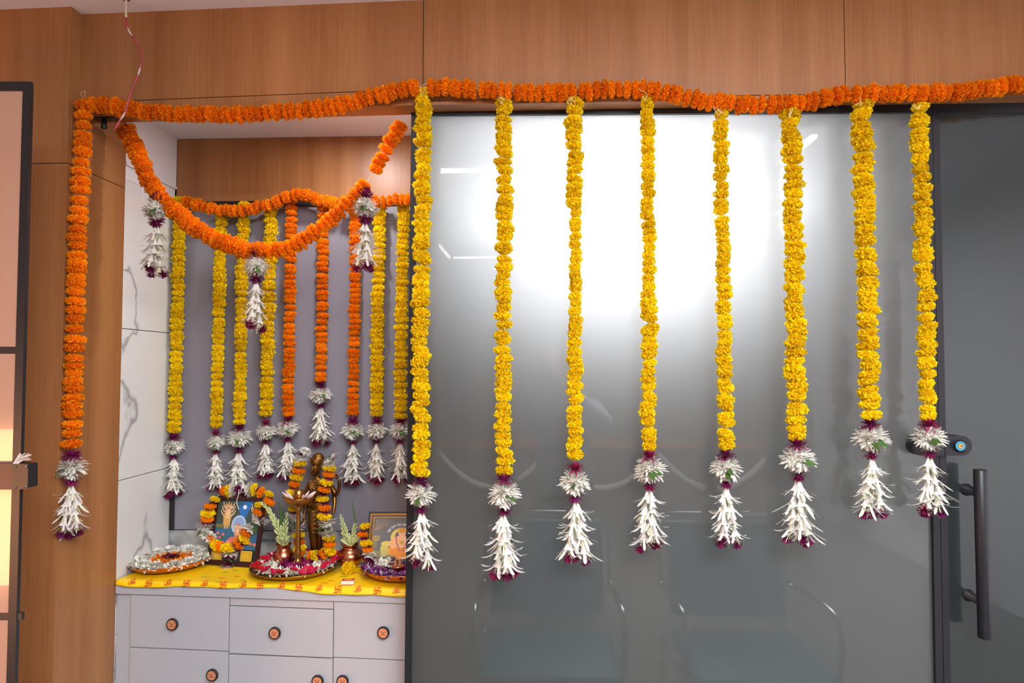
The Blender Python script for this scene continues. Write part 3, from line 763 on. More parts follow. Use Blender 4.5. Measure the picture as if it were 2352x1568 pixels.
def sign_data(mt, s=.0105, w=.0011):
    m = MB(); bx = lambda x0, y0, x1, y1: m.box((x0*s, y0*s, 0), (x1*s, y1*s, .0004))
    e = w/s
    bx(-e, -1, e, 1); bx(-1, -e, 1, e); bx(0, 1-2*e, 1, 1); bx(1-2*e, -1, 1, 0); bx(-1, -1, 0, -1+2*e); bx(-1, 0, -1+2*e, 1)
    for dx in (-.5, .5):
        for dy in (-.5, .5): bx(dx-e, dy-e, dx+e, dy+e)
    return m.data('sign', mt)
sg = sign_data(MRED)
def hem_point(x, d=.012):
    y = .2105; hl = hemlen(x); return Vector((x, .222+(.2095-.222)*hl-.0022, ZT+.0025-.0085*hl+.0012))
for i, px in enumerate((309, 348, 391, 433, 474, 517, 562, 601, 649, 690, 736, 780, 825, 870, 912)):
    x = PC(px, 1335).x; p = hem_point(x)
    rot = Matrix.Rotation(math.radians(48), 4, 'X')
    c = bpy.data.objects.new('printed_symbol', om if i % 2 == 0 else sg); COL.objects.link(c); c.parent = cloth
    off = Vector((0, -.0064, -.0070)) if i % 2 == 0 else Vector()
    c.matrix_basis = Matrix.Translation(p+off-origin_of(cloth)) @ rot
def scrib(mt, k):
    m = MB(); r = random.Random(k); x = 0
    pts = []
    for i in range(9): pts.append((-.011+.0026*i, .0035*math.sin(i*2.1+k), .0006))
    m.tube(smoothpath(pts, .001), .0006, 4); return m.data('scribble', mt)
scs = [scrib(MRED, 1), scrib(MGRN, 2), scrib(MRED, 3), scrib(MGRN, 5)]
for px, py, k in ((468, 1299, 0), (518, 1316, 1), (540, 1312, 1), (510, 1330, 2), (545, 1326, 0), (470, 1327, 3), (560, 1335, 1), (505, 1339, 3), (760, 1336, 0), (788, 1327, 1), (795, 1326, 3), (745, 1341, 2), (590, 1275, 0), (602, 1270, 2), (598, 1284, 0), (820, 1318, 0)):
    p = PZ(px, py, ZT); 
    p = CINV @ p
    if p.y > .5 or p.y < .225: continue
    c = bpy.data.objects.new('printed_scribble', scs[k]); COL.objects.link(c); c.parent = cloth
    c.matrix_basis = Matrix.Translation(Vector((p.x, p.y, cloth_z(p.x, p.y)+.001))-origin_of(cloth))

turn(cloth)
# ------------------------------------------------------------------ plates of flowers
ZCL = ZT+.0045
def plate(cx, cy, R0, h, lab, mt, tilt=0.):
    m = MB(); n = 56
    prof = [(0, .002), (R0*.62, .002), (R0*.80, h*.30), (R0*.97, h*.93), (R0*.985, h), (R0, h), (R0*.995, h*.93), (R0*.82, h*.22), (R0*.64, 0), (0, 0)]
    m.lathe([(r, z) for r, z in prof], (0, 0, 0), n)
    o = m.build('plate', mt, None, True); o.location = (0, 0, 0)
    o.matrix_basis = Matrix.Translation((cx, cy, ZCL)) @ Matrix.Rotation(tilt, 4, 'Y')
    tag(o, lab, 'plate'); return o
def petals_stuff(name, mt, c, r0, r1, n, z, size, lab, cat, seed, cols=None, lift=.5, ang=None):
    r = random.Random(seed); m = MB()
    for i in range(n):
        a = r.uniform(*(ang or (0, 2*PI))); q = math.sqrt(r.uniform(r0*r0, r1*r1))
        p = Vector((c[0]+q*math.cos(a), c[1]+q*math.sin(a), z(q)+r.uniform(0, .006)))
        d = Vector((r.uniform(-1, 1), r.uniform(-1, 1), r.uniform(-.1, lift)))
        cc = r.choice(cols) if cols else (1, 1, 1, 1); v = r.uniform(.85, 1.05)
        petal(m, p, d, (0, 0, 1), size*r.uniform(.7, 1.3), size*.42*r.uniform(.7, 1.3), 4, r.uniform(-1.1, .8), .14, tuple(min(1, k*v) for k in cc[:3])+(1,))
    o = m.build(name, mt, None, False, True); tag(o, lab, cat, kind='stuff'); return o

CLK = 'twelve one two three four five six seven eight nine ten eleven'.split()
def clock(a, half=False):      # angle in radians from +X to a clock position seen from above, twelve at the niche wall
    h = ((PI/2-a)/(2*PI)*12) % 12
    if half:
        k = int(round(h*2)) % 24; return ('half past ' if k % 2 else '')+CLK[(k//2) % 12]+('' if k % 2 else " o'clock")
    return CLK[int(round(h)) % 12]+" o'clock"
def ctr(px, py): 
    p = PZ(px, py, ZCL); return p.x, p.y
# copper plate on the marble side
ax_, ay_ = ctr(393, 1318); pr = .133
ay_ = .372; ax_ = P(393, 1300, ay_).x
plate(ax_, ay_, pr, .026, 'copper plate heaped with white flowers beside the marble cheek', MCOP, -.035)
bz = lambda q: ZCL+.010+.012*(q/pr)**2
petals_stuff('white_petals', MWHT, (ax_, ay_), .05, .126, 1500, lambda q: bz(q)+.006*R.random(), .017, 'white petals heaped in a ring in the copper plate by the marble', 'petals', 1, [WB, WB, srgb(238, 236, 214), srgb(226, 232, 206)], .45)
petals_stuff('orange_petals', MORA, (ax_, ay_), .012, .062, 420, lambda q: bz(q)+.010, .015, 'orange marigold petals around the centre of the white flower plate', 'petals', 2, [srgb(255, 150, 8), srgb(255, 120, 4), srgb(250, 170, 30)], .45)
petals_stuff('dark_red_petals', MPUR, (ax_, ay_), 0, .020, 130, lambda q: bz(q)+.017, .013, 'dark red petals in the middle of the white flower plate', 'petals', 3, [PD, srgb(120, 14, 50)], .45)
for k in range(12):
    a = math.radians(k*30); lab_ = clock(a); a += R.uniform(-.09, .09); q = .098; p = Vector((ax_+q*math.cos(a), ay_+q*math.sin(a), ZCL+.030))
    mw = Matrix.Translation(p) @ basis((R.uniform(-.3, .3), R.uniform(-.5, .1), 1), R.uniform(0, 6)) @ Matrix.Diagonal((.030, .030, .022, 1))
    o = link('chrysanthemum', R.choice(MUM), None, mw); tag(o, 'white chrysanthemum at '+lab_+' in the copper plate by the marble cheek', 'flower', 'white chrysanthemums in the copper plate')
# dark rimmed plate with the lamp
bx_, by_ = P(680, 1310, .335).x, .335; br_ = .143
plate(bx_, by_, br_, .021, 'wide metal plate of rose petals and white flowers under the brass lamp', MBRASS, -.02)
bz2 = lambda q: ZCL+.008+.012*(q/br_)**2
petals_stuff('white_petals', MWHT, (bx_, by_), .055, .125, 1300, lambda q: bz2(q)+.005, .016, 'white petals in a ring between the rose petals and the lamp', 'petals', 5, [WB, srgb(236, 236, 210), srgb(228, 232, 204)], .45)
for k in range(12):
    a = 2*PI*k/12; q = .032+(k % 2)*.014
    p = Vector((bx_+q*math.cos(a), by_+q*math.sin(a), ZCL+.022))
    mw = Matrix.Translation(p) @ basis((.5*math.cos(a), .5*math.sin(a), 1), R.uniform(0, 6)) @ Matrix.Diagonal((.022, .022, .02, 1))
    tag(link('aster', R.choice(AST), None, mw), 'purple aster at '+clock(a)+' around the foot of the brass lamp', 'flower', 'purple asters around the lamp')
def rose_data(seed):
    r = random.Random(seed); m = MB(); n = 6; vs = []; fs = []
    for i in range(n+1):
        t = i/n
        for j in range(n+1):
            u = j/n-.5; w = math.sin(PI*(.12+.8*t))**.7
            vs.append((u*w, t-.5, .35*(2*u)**2*w+.22*(t-.3)**2+.05*math.sin(9*t+4*u+seed)))
    for i in range(n):
        for j in range(n): fs.append((i*(n+1)+j, i*(n+1)+j+1, (i+1)*(n+1)+j+1, (i+1)*(n+1)+j))
    m.add(vs, fs); return m.data('rose_petal', MROSE, True)
ROS = [rose_data(k) for k in range(3)]
for k in range(24):
    a = 2*PI*k/24; lab_ = clock(a, True); a += R.uniform(-.06, .06); q = .120+R.uniform(-.014, .012)
    sa = math.sin(a)
    p = Vector((bx_+q*math.cos(a), by_+q*math.sin(a), ZCL+.026+R.uniform(0, .005)))
    mw = Matrix.Translation(p) @ Euler((R.uniform(-.5, .5), R.uniform(-.5, .5), R.uniform(0, 6.28))).to_matrix().to_4x4() @ Matrix.Scale(R.uniform(.030, .040), 4)
    tag(link('rose_petal', R.choice(ROS), None, mw), 'crimson rose petal at '+lab_+' on the rim of the lamp plate', 'petal', 'rose petals on the lamp plate')
# copper plate near the glass frame
cx_, cy_ = P(932, 1322, .325).x-.004, .325; cr_ = .140
plate(cx_, cy_, cr_, .03, 'copper plate of purple petals cut by the glass frame', MCOP)
bz3 = lambda q: ZCL+.012+.012*(q/cr_)**2
petals_stuff('purple_petals', MPUR, (cx_, cy_), 0, .134, 1500, lambda q: bz3(q)+.006*R.random(), .016, 'shredded purple petals filling the copper plate near the glass frame', 'petals', 6, [srgb(112, 44, 110), srgb(140, 60, 130), srgb(80, 20, 70), srgb(200, 170, 190)], .45)
petals_stuff('white_petals', MWHT, (cx_, cy_), .045, .082, 420, lambda q: bz3(q)+.016, .017, 'white petals in a ring on the purple petal plate', 'petals', 7, [WB, srgb(226, 234, 204)], .45, (-.6, 3.9))
for k in range(6):
    a = 2*PI*k/6+PI/6; q = .05
    mw = Matrix.Translation((cx_+q*math.cos(a), cy_+q*math.sin(a), ZCL+.028)) @ basis((.3*math.cos(a), .3*math.sin(a), 1)) @ Matrix.Diagonal((.023, .023, .02, 1))
    tag(link('aster', R.choice(AST), None, mw), 'magenta aster at '+clock(a)+' on the plate of purple petals', 'flower', 'asters on the purple petal plate')

# ------------------------------------------------------------------ brass lamp
lx, ly = P(684, 1300, .335).x, .335; lb = ZCL+.012
def lz(py): return P(684, py, ly).z
px_m = (P(685, 1200, ly)-P(684, 1200, ly)).length
t = thing('oil_lamp', 'tall brass oil lamp standing in the rose petal plate', 'lamp', Vector((lx, ly, lb)))
m = MB(); zt = lz(1163)
prof = [(0, lb), (.032, lb), (.034, lb+.004), (.022, lb+.012), (.012, lb+.020), (.0085, lb+.030), (.011, lb+.038), (.0105, lb+.05), (.0075, lb+.064), (.0085, lb+.072), (.0075, lb+.080), (.0068, zt-.03), (.0068, zt-.012), (.0095, zt-.006), (.0095, zt), (0, zt)]
m.lathe(prof, (lx, ly, 0), 24); m.build('stem', MBRASS, t, True)
m = MB(); zb_ = lz(1141); k = 35*px_m
m.lathe([(.006, zt-.004), (k*.42, zt+.002), (k*.80, zt+.016), (k*.98, zb_-.002), (k, zb_), (k*.96, zb_), (k*.76, zt+.020), (k*.4, zt+.009), (0, zt+.007)], (lx, ly, 0), 36); m.build('bowl', MBRASS, t, True)
m = MB(); zn = lz(1126); m.lathe([(.010, zt+.006), (.0165, zb_+.002), (.0165, zn), (.014, zn+.002), (0, zn+.002)], (lx, ly, 0), 24); m.build('collar', MBRASS, t, True)
for a, ln in ((150, .036), (180, .034), (120, .026), (30, .032), (0, .036), (60, .026), (300, .02), (240, .02)):
    m = MB(); a = math.radians(a); d = Vector((math.cos(a), math.sin(a)*.5, .62))
    p0 = Vector((lx+d.x*k*.55, ly+d.y*k*.55, zb_-.004))
    m.tube([p0, p0+d.normalized()*ln*.5, p0+d.normalized()*ln+Vector((0, 0, .003))], [(.003, .0012), (.005, .0014), (.0006, .0004)], 8, flat=(0, 0, 1))
    tag(m.build('frangipani_petal', mat('pink_white_petal', srgb(232, 206, 198), .5, trans=.2) if 'MPK' not in globals() else MPK, None, True), 'pale pink petal at '+clock(a)+' in the bowl of the brass lamp', 'petal', 'petals in the lamp bowl')
    MPK = bpy.data.materials['pink_white_petal']
# small copper lamp with two incense cones
sx_, sy_ = P(914, 1316, .262).x, .262
t = thing('small_lamp', 'small copper stem lamp holding two brown incense cones', 'lamp', Vector((sx_, sy_, ZCL+.02)))
z0 = P(914, 1328, sy_).z; z1 = P(914, 1308, sy_).z; m = MB()
m.lathe([(0, ZCL+.012), (.012, ZCL+.012), (.012, z0), (.006, z0+.004), (.0055, z1-.004), (.011, z1), (.018, z1+.008), (.0195, z1+.013), (.017, z1+.013), (.010, z1+.006), (0, z1+.004)], (sx_, sy_, 0), 24); m.build('stem', MCOP, t, True)
MCONE = mat('incense_cone', srgb(172, 116, 78), .8)
for dx, wh in ((-.0075, 'nearer the matchbox'), (.0065, 'nearer the silver cup')):
    m = MB(); m.lathe([(.0065, z1+.005), (.0055, z1+.016), (.0032, z1+.030), (0, z1+.034)], (sx_+dx, sy_-.002, 0), 14)
    tag(m.build('incense_cone', MCONE, None, True), 'brown incense cone in the small copper lamp, '+wh, 'incense', 'incense cones in the small lamp')

# ------------------------------------------------------------------ copper pots with tuberoses
MBUD = mat('tuberose_bud', srgb(196, 204, 140), .5, var=.18, bscale=90, trans=.12)
MSTEM = mat('green_stem', srgb(104, 132, 58), .5)
MEMB = mat('embossed_copper', srgb(150, 62, 28), .6, metal=.1)
def bud_data(seed):
    m = MB(); r = random.Random(seed)
    m.tube(smoothpath([(0, 0, 0), (0, .02, .3), (.02, .05, .65), (.0, .06, 1)], .1), [.03, .045, .06, .09, .12, .14, .15, .15, .13, .10, .06, .03][:len(smoothpath([(0, 0, 0), (0, .02, .3), (.02, .05, .65), (.0, .06, 1)], .1))], 7)
    return m.data('bud', MBUD, True)
BUD = [bud_data(1), bud_data(2)]
def pot(px, pyrim, pyb, wpx, rimpx, Y, lab, emblem):
    c = P(px, pyb, Y); s = (P(px+1, pyb, Y)-P(px, pyb, Y)).length
    Rb = wpx/2*s; Rr = rimpx/2*s; zr = P(px, pyrim, Y-Rr*.3).z; h = zr-ZCL; b = ZCL
    t = thing('copper_pot', lab, 'pot', Vector((c.x, Y, b)), 'copper pots of tuberose buds')
    prof = [(0, b), (Rb*.5, b), (Rb*.56, b+h*.02), (Rb*.86, b+h*.18), (Rb, b+h*.40), (Rb*.96, b+h*.55), (Rb*.78, b+h*.70), (Rr*.80, b+h*.78), (Rr*.76, b+h*.84), (Rr*.80, b+h*.92), (Rr, b+h), (Rr*.97, b+h+.001), (Rr*.72, b+h*.90), (Rr*.70, b+h*.80), (0, b+h*.6)]
    pp = [Vector((r, 0, z)) for r, z in prof]; q = []
    for i in range(len(pp)): q.append((pp[i].x, pp[i].z))
    m = MB(); m.lathe(q, (c.x, Y, 0), 40); m.build('body', MCOP, t, True)
    m = MB(); e = lambda x, z: Vector((c.x+x*s+emblem*s, Y-Rb*1.05+abs(x*s)**2/Rb*.6, b+h*.36+z*s))
    m.prism([e(-10, -15), e(10, -15), e(10, 0), e(6, 6), e(3, 12), e(0, 17), e(-3, 12), e(-6, 6), e(-10, 0)], (0, .006, 0))
    for x, z, r in ((0, 6, 3.2), (0, -3, 5), (-5, -6, 2.8), (5, -6, 2.8), (-6, 1, 2), (6, 1, 2), (0, -12, 4)): m.ball(e(x, z)+Vector((0, -.0005, 0)), (r*s, .003, r*s), 8)
    m.build('embossed_figure', MEMB, t, True)
    return Vector((c.x, Y, b+h)), s
def tuberose(p0, pxs, Y, lab, n, L0=.030, start=.12, spread=.62):
    pts = smoothpath([p0]+[P(a, b, Y) for a, b in pxs], .004)
    t = thing('tuberose_stalk', lab, 'flower', p0, 'tuberose stalks')
    m = MB(); m.tube(pts, [.0028-.0016*i/len(pts) for i in range(len(pts))], 6); m.build('stem', MSTEM, t, True)
    for i in range(n):
        f = start+(1-start)*i/(n-1); j = min(len(pts)-2, int(f*(len(pts)-1))); tg = (pts[j+1]-pts[max(0, j-2)]).normalized()
        a = i*2.4; o1 = tg.orthogonal().normalized(); o2 = tg.cross(o1); d = tg+(o1*math.cos(a)+o2*math.sin(a))*spread*(1-.45*f)
        sz = L0*(1-.62*f**1.5)*R.uniform(.9, 1.1)
        link('bud', R.choice(BUD), t, Matrix.Translation(pts[j]) @ basis(d, R.uniform(0, 6)) @ Matrix.Diagonal((sz*.9, sz*.9, sz, 1)))
def blade(p0, pxs, Y, lab, w=.004):
    pts = smoothpath([p0]+[P(a, b, Y) for a, b in pxs], .006); n = len(pts)
    m = MB(); m.tube(pts, [(w*(1-i/n)**.6+.0003, .0005) for i in range(n)], 6, flat=(1, 0, 0)); tag(m.build('grass_blade', MLEAF, None, True), lab, 'leaf')
Yp = .405
top, s = pot(804, 1250, 1300, 60, 41, Yp, 'copper pot behind the single yellow marigold, buds in its mouth', 0)
tuberose(top+Vector((-.008, 0, -.02)), [(795, 1235), (789, 1210), (783, 1186)], Yp, 'tall pale green tuberose stalk standing in the pot behind the yellow marigold', 34)
tuberose(top+Vector((.004, -.002, -.02)), [(808, 1240), (812, 1222), (815, 1205)], Yp, 'short pale green tuberose stalk under the grass blade', 26)
ORDN = 'first second third fourth fifth sixth seventh'.split()
for i_, (a, b) in enumerate(((784, 1240), (797, 1226), (804, 1232), (811, 1236), (818, 1230), (822, 1234), (828, 1236))):
    p = P(a, b, Yp-.01); q = top+Vector((R.uniform(-.012, .012), R.uniform(-.01, .005), -.012)); d = p-q
    tag(link('tuberose_bud', R.choice(BUD), None, Matrix.Translation(q) @ basis(d) @ Matrix.Diagonal((.028, .028, d.length*1.05, 1))), ORDN[i_]+' loose tuberose bud from the statue side in the pot behind the marigold', 'flower', 'loose buds in the pot behind the marigold')
blade(top+Vector((.006, .004, -.01)), [(816, 1205), (814, 1180), (808, 1148)], Yp, 'single thin grass blade rising from the copper pot behind the marigold')
Yq = .385
top, s = pot(651, 1250, 1290, 45, 36, Yq, 'copper pot between the picture of deities and the brass lamp', -3)
tuberose(top+Vector((-.004, 0, -.02)), [(643, 1225), (632, 1200), (620, 1176), (603, 1157)], Yq-.01, 'long tuberose stalk leaning over the picture of deities', 46, .034, .1, .55)
tuberose(top+Vector((.006, -.002, -.02)), [(654, 1225), (657, 1200), (659, 1182)], Yq-.01, 'upright tuberose stalk beside the brass lamp stem', 30)
for i_, (a, b) in enumerate(((640, 1228), (645, 1222), (652, 1224), (657, 1230), (664, 1232))):
    p = P(a, b, Yq-.012); q = top+Vector((R.uniform(-.01, .01), R.uniform(-.01, .005), -.012)); d = p-q
    tag(link('tuberose_bud', R.choice(BUD), None, Matrix.Translation(q) @ basis(d) @ Matrix.Diagonal((.028, .028, d.length*1.05, 1))), ORDN[i_]+' loose tuberose bud from the picture side in the pot by the lamp', 'flower', 'loose buds in the pot by the lamp')
for a, b in ((641, 1150), (650, 1165), (645, 1172)):
    blade(top+Vector((-.002, .004, -.01)), [(646, 1215), ((a+646)/2, (b+1210)/2-6), (a, b)], Yq, 'green grass blade among the tuberoses by the brass lamp' if a == 641 else ('shorter green grass blade among the tuberoses by the brass lamp' if a == 650 else 'shortest green grass blade by the brass lamp'), .005)

# ------------------------------------------------------------------ small things on the cloth
p = PZ(798, 1319, ZCL); mw = Matrix.Translation((p.x, p.y+.012, ZCL+.017)) @ basis((.1, -.25, 1)) @ Matrix.Diagonal((.0205, .0205, .036, 1))
tag(link('marigold', YEL[1], None, mw), 'single yellow marigold head lying on the cloth before a copper pot', 'flower')
for px, py, r, wh in ((874, 1297, .014, 'under the white garland end'), (888, 1298, .013, 'under the white animal'), (906, 1290, .016, 'behind the incense cones')):
    p = P(px, py, .40); mw = Matrix.Translation(p) @ basis((0, -1, .3)) @ Matrix.Diagonal((r, r, r*1.3, 1))
    tag(link('marigold', R.choice(YEL), None, mw), 'small yellow marigold at the foot of the saint picture, '+wh, 'flower', 'marigolds at the foot of the seated saint picture')
t0_ = P(784, 1346, .200); t0_.z = ZCL; t = thing('matchbox', 'red and white matchbox lying on the yellow cloth', 'matchbox', Vector((t0_.x+.018, t0_.y+.01, ZCL)))
rot = Matrix.Translation(t0_+Vector((.018, .01, 0))) @ Matrix.Rotation(.10, 4, 'Z')
m = MB(); m.box((-.019, -.011, .0005), (.019, .011, .0115)); m.v = [rot @ v for v in m.v]; m.build('tray', mat('match_tray', srgb(222, 206, 190), .7), t)
m = MB(); m.box((-.0185, -.0116, .0), (.0185, .0116, .0004)); m.box((-.0185, -.0116, .0118), (.0185, .0116, .0124)); m.v = [rot @ v for v in m.v]; m.build('sleeve', mat('match_red', srgb(188, 62, 30), .5), t)
m = MB(); m.box((-.011, -.004, .0124), (.012, .003, .0127)); m.box((-.009, .0042, .0124), (.010, .0056, .0127)); m.v = [rot @ v for v in m.v]; m.build('printed_band', mat('match_print', srgb(226, 150, 90), .6), t)

# ------------------------------------------------------------------ bronze statue
def sculpt(mb, name, mt, parent, vox, smooth=4):
    me = meshdata('tmp', mb.v, mb.f, mt); o = bpy.data.objects.new('tmp', me); COL.objects.link(o)
    rm = o.modifiers.new('r', 'REMESH'); rm.mode = 'VOXEL'; rm.voxel_size = vox
    if smooth: sm = o.modifiers.new('s', 'SMOOTH'); sm.factor = .5; sm.iterations = smooth
    dg = bpy.context.evaluated_depsgraph_get(); ev = bpy.data.meshes.new_from_object(o.evaluated_get(dg))
    bpy.data.objects.remove(o); bpy.data.meshes.remove(me)
    if not ev.materials: ev.materials.append(mt)
    ev.polygons.foreach_set('use_smooth', [True]*len(ev.polygons)); ev.name = name
    o0 = origin_of(parent)
    for v in ev.vertices: v.co -= o0
    ob = bpy.data.objects.new(name, ev); COL.objects.link(ob); ob.parent = parent; return ob
YT = .43
u1 = (P(701, 1150, YT)-P(700, 1150, YT)).length
def S(px, py, dy=0.): return P(px, py, YT)+Vector((0, dy, 0))
st = thing('statue', 'bronze statue of a standing deity with one arm raised, draped in a flower garland', 'statue', Vector((S(728, 1280).x, YT, ZCL)))
m = MB(); r = lambda k: k*u1
base = S(728, 1285); base.z = ZCL
# legs wrapped in a cloth that narrows to the feet
m.tube([S(731, 1160), S(731, 1180), S(730, 1205), S(729, 1235), S(728, 1262), S(727, 1276)], [(r(23), r(15)), (r(24), r(16)), (r(20), r(14)), (r(15), r(12)), (r(12), r(11)), (r(12), r(11))], 20, flat=(1, 0, 0))
m.tube([S(722, 1170, -.012), S(720, 1200, -.014), S(722, 1235, -.012), S(723, 1268, -.008)], [r(11), r(10), r(8), r(6)], 12)
m.tube([S(738, 1170, -.010), S(738, 1200, -.012), S(735, 1235, -.010), S(734, 1268, -.008)], [r(11), r(10), r(8), r(6)], 12)
m.ball(S(721, 1274, -.016), (r(6), .018, r(4)), 10); m.ball(S(736, 1274, -.016), (r(6), .018, r(4)), 10)
# torso
m.tube([S(731, 1166), S(731, 1150), S(731, 1132), S(731, 1116), S(730, 1106), S(729, 1098)], [(r(21), r(14)), (r(17), r(12)), (r(19), r(13)), (r(23), r(13)), (r(20), r(11)), (r(8), r(8))], 20, flat=(1, 0, 0))
m.ball(S(722, 1119, -.010), (r(9), .010, r(7)), 10); m.ball(S(740, 1119, -.010), (r(9), .010, r(7)), 10); m.ball(S(731, 1152, -.011), (r(10), .009, r(8)), 10)
m.tube([S(729, 1102), S(727, 1086)], [r(7.5), r(7.5)], 12)
# head, turned a little down and to the side
m.ball(S(726, 1075, -.003), (r(12), r(13), r(16)), 16); m.ball(S(725, 1084, -.007), (r(8.5), r(8.5), r(8)), 12)
m.tube([S(724, 1068, -.022), S(723, 1075, -.026), S(722.6, 1079, -.029)], [r(1.3), r(1.8), r(2.5)], 8)
m.ball(S(718.5, 1071.5, -.019), (r(2.8), .003, r(1.3)), 8); m.ball(S(729, 1071.5, -.020), (r(2.8), .003, r(1.3)), 8)
m.tube([S(714, 1068, -.016), S(718, 1066, -.020), S(722, 1068, -.022)], r(.9), 6); m.tube([S(726, 1068, -.022), S(730, 1066, -.021), S(734, 1068, -.016)], r(.9), 6)
m.tube([S(719, 1084.5, -.022), S(723, 1085.5, -.024), S(727, 1084.5, -.022)], [r(.8), r(1.4), r(.8)], 6); m.tube([S(720, 1088, -.020), S(726, 1088, -.020)], r(1.2), 6)
m.ball(S(737.5, 1077, 0), (r(2), .006, r(5)), 8); m.ball(S(714.8, 1077, 0), (r(2), .006, r(5)), 8)
for k, (py, w) in enumerate(((1063, 13.5), (1059, 14), (1055, 13.5))):
    m.tube([S(727, py, 0)+Vector((math.cos(a)*r(w), math.sin(a)*r(w), -math.cos(a)*r(1.5))) for a in [i*PI/10 for i in range(21)]], r(2.1), 8)
m.ball(S(730, 1053, .003), (r(14.5), r(14), r(13)), 16); m.tube([S(722, 1060, -.02), S(724, 1055, -.021), S(727, 1060, -.02)], r(1.5), 6)
# necklaces and waist cloth folds
for k in range(5):
    w, d = 6+2.6*k, 5+5.5*k
    m.tube([S(730+math.cos(a)*w, 1101+math.sin(a)*d, -.0125-.0022*k*math.sin(a)-.004*math.sin(a)) for a in [PI*i/12 for i in range(13)]], r(1.1), 6)
for k in range(7):
    py = 1158+k*8.5; w = 22-k*.8
    m.tube([S(731+math.cos(a)*w, py+math.sin(a)*(6+1.5*k)-3, -.006-r(13)*math.sin(a)*.95) for a in [PI*i/12 for i in range(13)]], r(1.3), 6)
m.tube([S(731+math.cos(a)*22, 1155+math.sin(a)*2, -r(14)*math.sin(a)) for a in [2*PI*i/20 for i in range(21)]], r(2.6), 8)
m.tube([S(741, 1160, -.026), S(742, 1190, -.028), S(739, 1225, -.024), S(737, 1255, -.02)], [r(3.5), r(3), r(2.6), r(3)], 8)
# arms
def arm(pts, rad, hand, fing):
    m.tube(smoothpath(pts, .004), [rad[0]+(rad[1]-rad[0])*i/max(1, len(smoothpath(pts, .004))-1) for i in range(len(smoothpath(pts, .004)))], 12)
    m.ball(hand, (r(4.2), r(3.2), r(5)), 10)
    for f in fing: m.tube([hand]+f, [r(1.5), r(1.4), r(1.1)][:len(f)+1], 6)
arm([S(712, 1109), S(706, 1124), S(704.5, 1144, -.002), S(703.5, 1166, -.010), S(702.5, 1181, -.016)], [r(6.5), r(3.6)], S(702.5, 1187, -.018), [[S(700+k*2, 1194, -.02), S(700.5+k*2.3, 1201-abs(k-1.4)*1.6, -.02)] for k in range(4)]+[[S(698, 1190, -.022), S(697.5, 1195, -.024)]])
arm([S(752, 1109, .004), S(761, 1122, .010), S(770, 1136, .008), S(776, 1128, .004), S(779.5, 1115, 0), S(779, 1102, -.004)], [r(6.2), r(3.4)], S(776, 1095, -.006), [[S(770+k*2.2, 1090-k*.5, -.012), S(767+k*2.4, 1086-abs(k-2), -.017)] for k in range(4)]+[[S(771, 1097, -.012), S(768, 1095, -.016)]])
arm([S(754, 1113, .012), S(762, 1128, .016), S(766, 1148, .012), S(767, 1166, .002), S(765.5, 1180, -.006)], [r(6), r(3.5)], S(765, 1187, -.008), [[S(762+k*2, 1193, -.01), S(761.5+k*2.2, 1199-abs(k-1.4)*1.5, -.012)] for k in range(4)]+[[S(760, 1189, -.014), S(758.5, 1193, -.016)]])
sculpt(m, 'figure', MBRONZE, st, .0014, 3)
m = MB(); m.lathe([(0, ZCL), (r(27), ZCL), (r(28), ZCL+.004), (r(24), ZCL+.009), (r(22), ZCL+.012), (r(22), S(728, 1277).z+.003), (0, S(728, 1277).z+.003)], (base.x, YT, 0), 32); m.build('pedestal', MBRONZE, st, True)

# ------------------------------------------------------------------ mixed garlands
def mixed(root, items, Yf):
    for k, px, py, ang, sz in items:
        Y = Yf(py) if callable(Yf) else Yf
        p = P(px, py, Y); sc = (P(px+1, py, Y)-p).length; a = math.radians(ang)
        ax = Vector((math.cos(a), R.uniform(-.12, .12), math.sin(a))); q = sz*sc*.5
        if k == 'y': place(root, 'marigold', R.choice(YEL), p, ax, q, sq=1.0)
        elif k == 'o': place(root, 'marigold', R.choice(ORA), p, ax, q, sq=1.0)
        elif k == 'p': place(root, 'aster', R.choice(AST), p+Vector((0, .002, 0)), ax, q*1.16, sq=.8)
        elif k == 'w': place(root, 'chrysanthemum', R.choice(MUM), p, ax, q*1.15, sq=.8)
        elif k == 'l':
            for j in range(4):
                mw = Matrix.Translation(p+Vector((R.uniform(-.5, .1)*q, -q*.4, R.uniform(-.3, .3)*q))) @ Euler((R.uniform(-.6, .9), R.uniform(-.6, .6), R.uniform(-.9, .9)+(PI if j % 2 else 0))).to_matrix().to_4x4() @ Matrix.Scale(q*1.1, 4)
                link('leaf', R.choice(LEAF), root, mw)
    pts = [P(px, py, (Yf(py) if callable(Yf) else Yf)+.004) for k, px, py, ang, sz in items]
    m = MB(); m.tube(pts, .0008, 4); m.build('thread', MSTR, root)
LS = [('w', 702, 1036, 60, 30), ('p', 691, 1043, 70, 24), ('w', 690, 1052, 95, 34), ('y', 688, 1063, 85, 28), ('p', 687, 1071, 80, 28), ('o', 686, 1081, 80, 31), ('p', 684, 1089, 80, 27), ('y', 682, 1096, 80, 29), ('o', 676, 1112, 80, 27), ('p', 674, 1120, 80, 26), ('y', 674, 1129, 82, 28), ('p', 674, 1138, 82, 26), ('o', 675, 1147, 85, 26), ('y', 676, 1166, 90, 29), ('p', 678, 1175, 90, 28), ('w', 680, 1187, -90, 42), ('l', 681, 1199, 90, 38), ('w', 685, 1211, -90, 38), ('p', 686, 1219, 90, 28), ('y', 686, 1228, 95, 28), ('p', 686, 1237, 95, 27), ('o', 687, 1244, 95, 27), ('y', 687, 1259, 100, 29), ('p', 688, 1266, 110, 27), ('o', 691, 1272, 130, 26), ('l', 700, 1279, 160, 26), ('o', 711, 1276, 175, 24), ('y', 725, 1278, 200, 31), ('p', 735, 1276, 215, 28)]
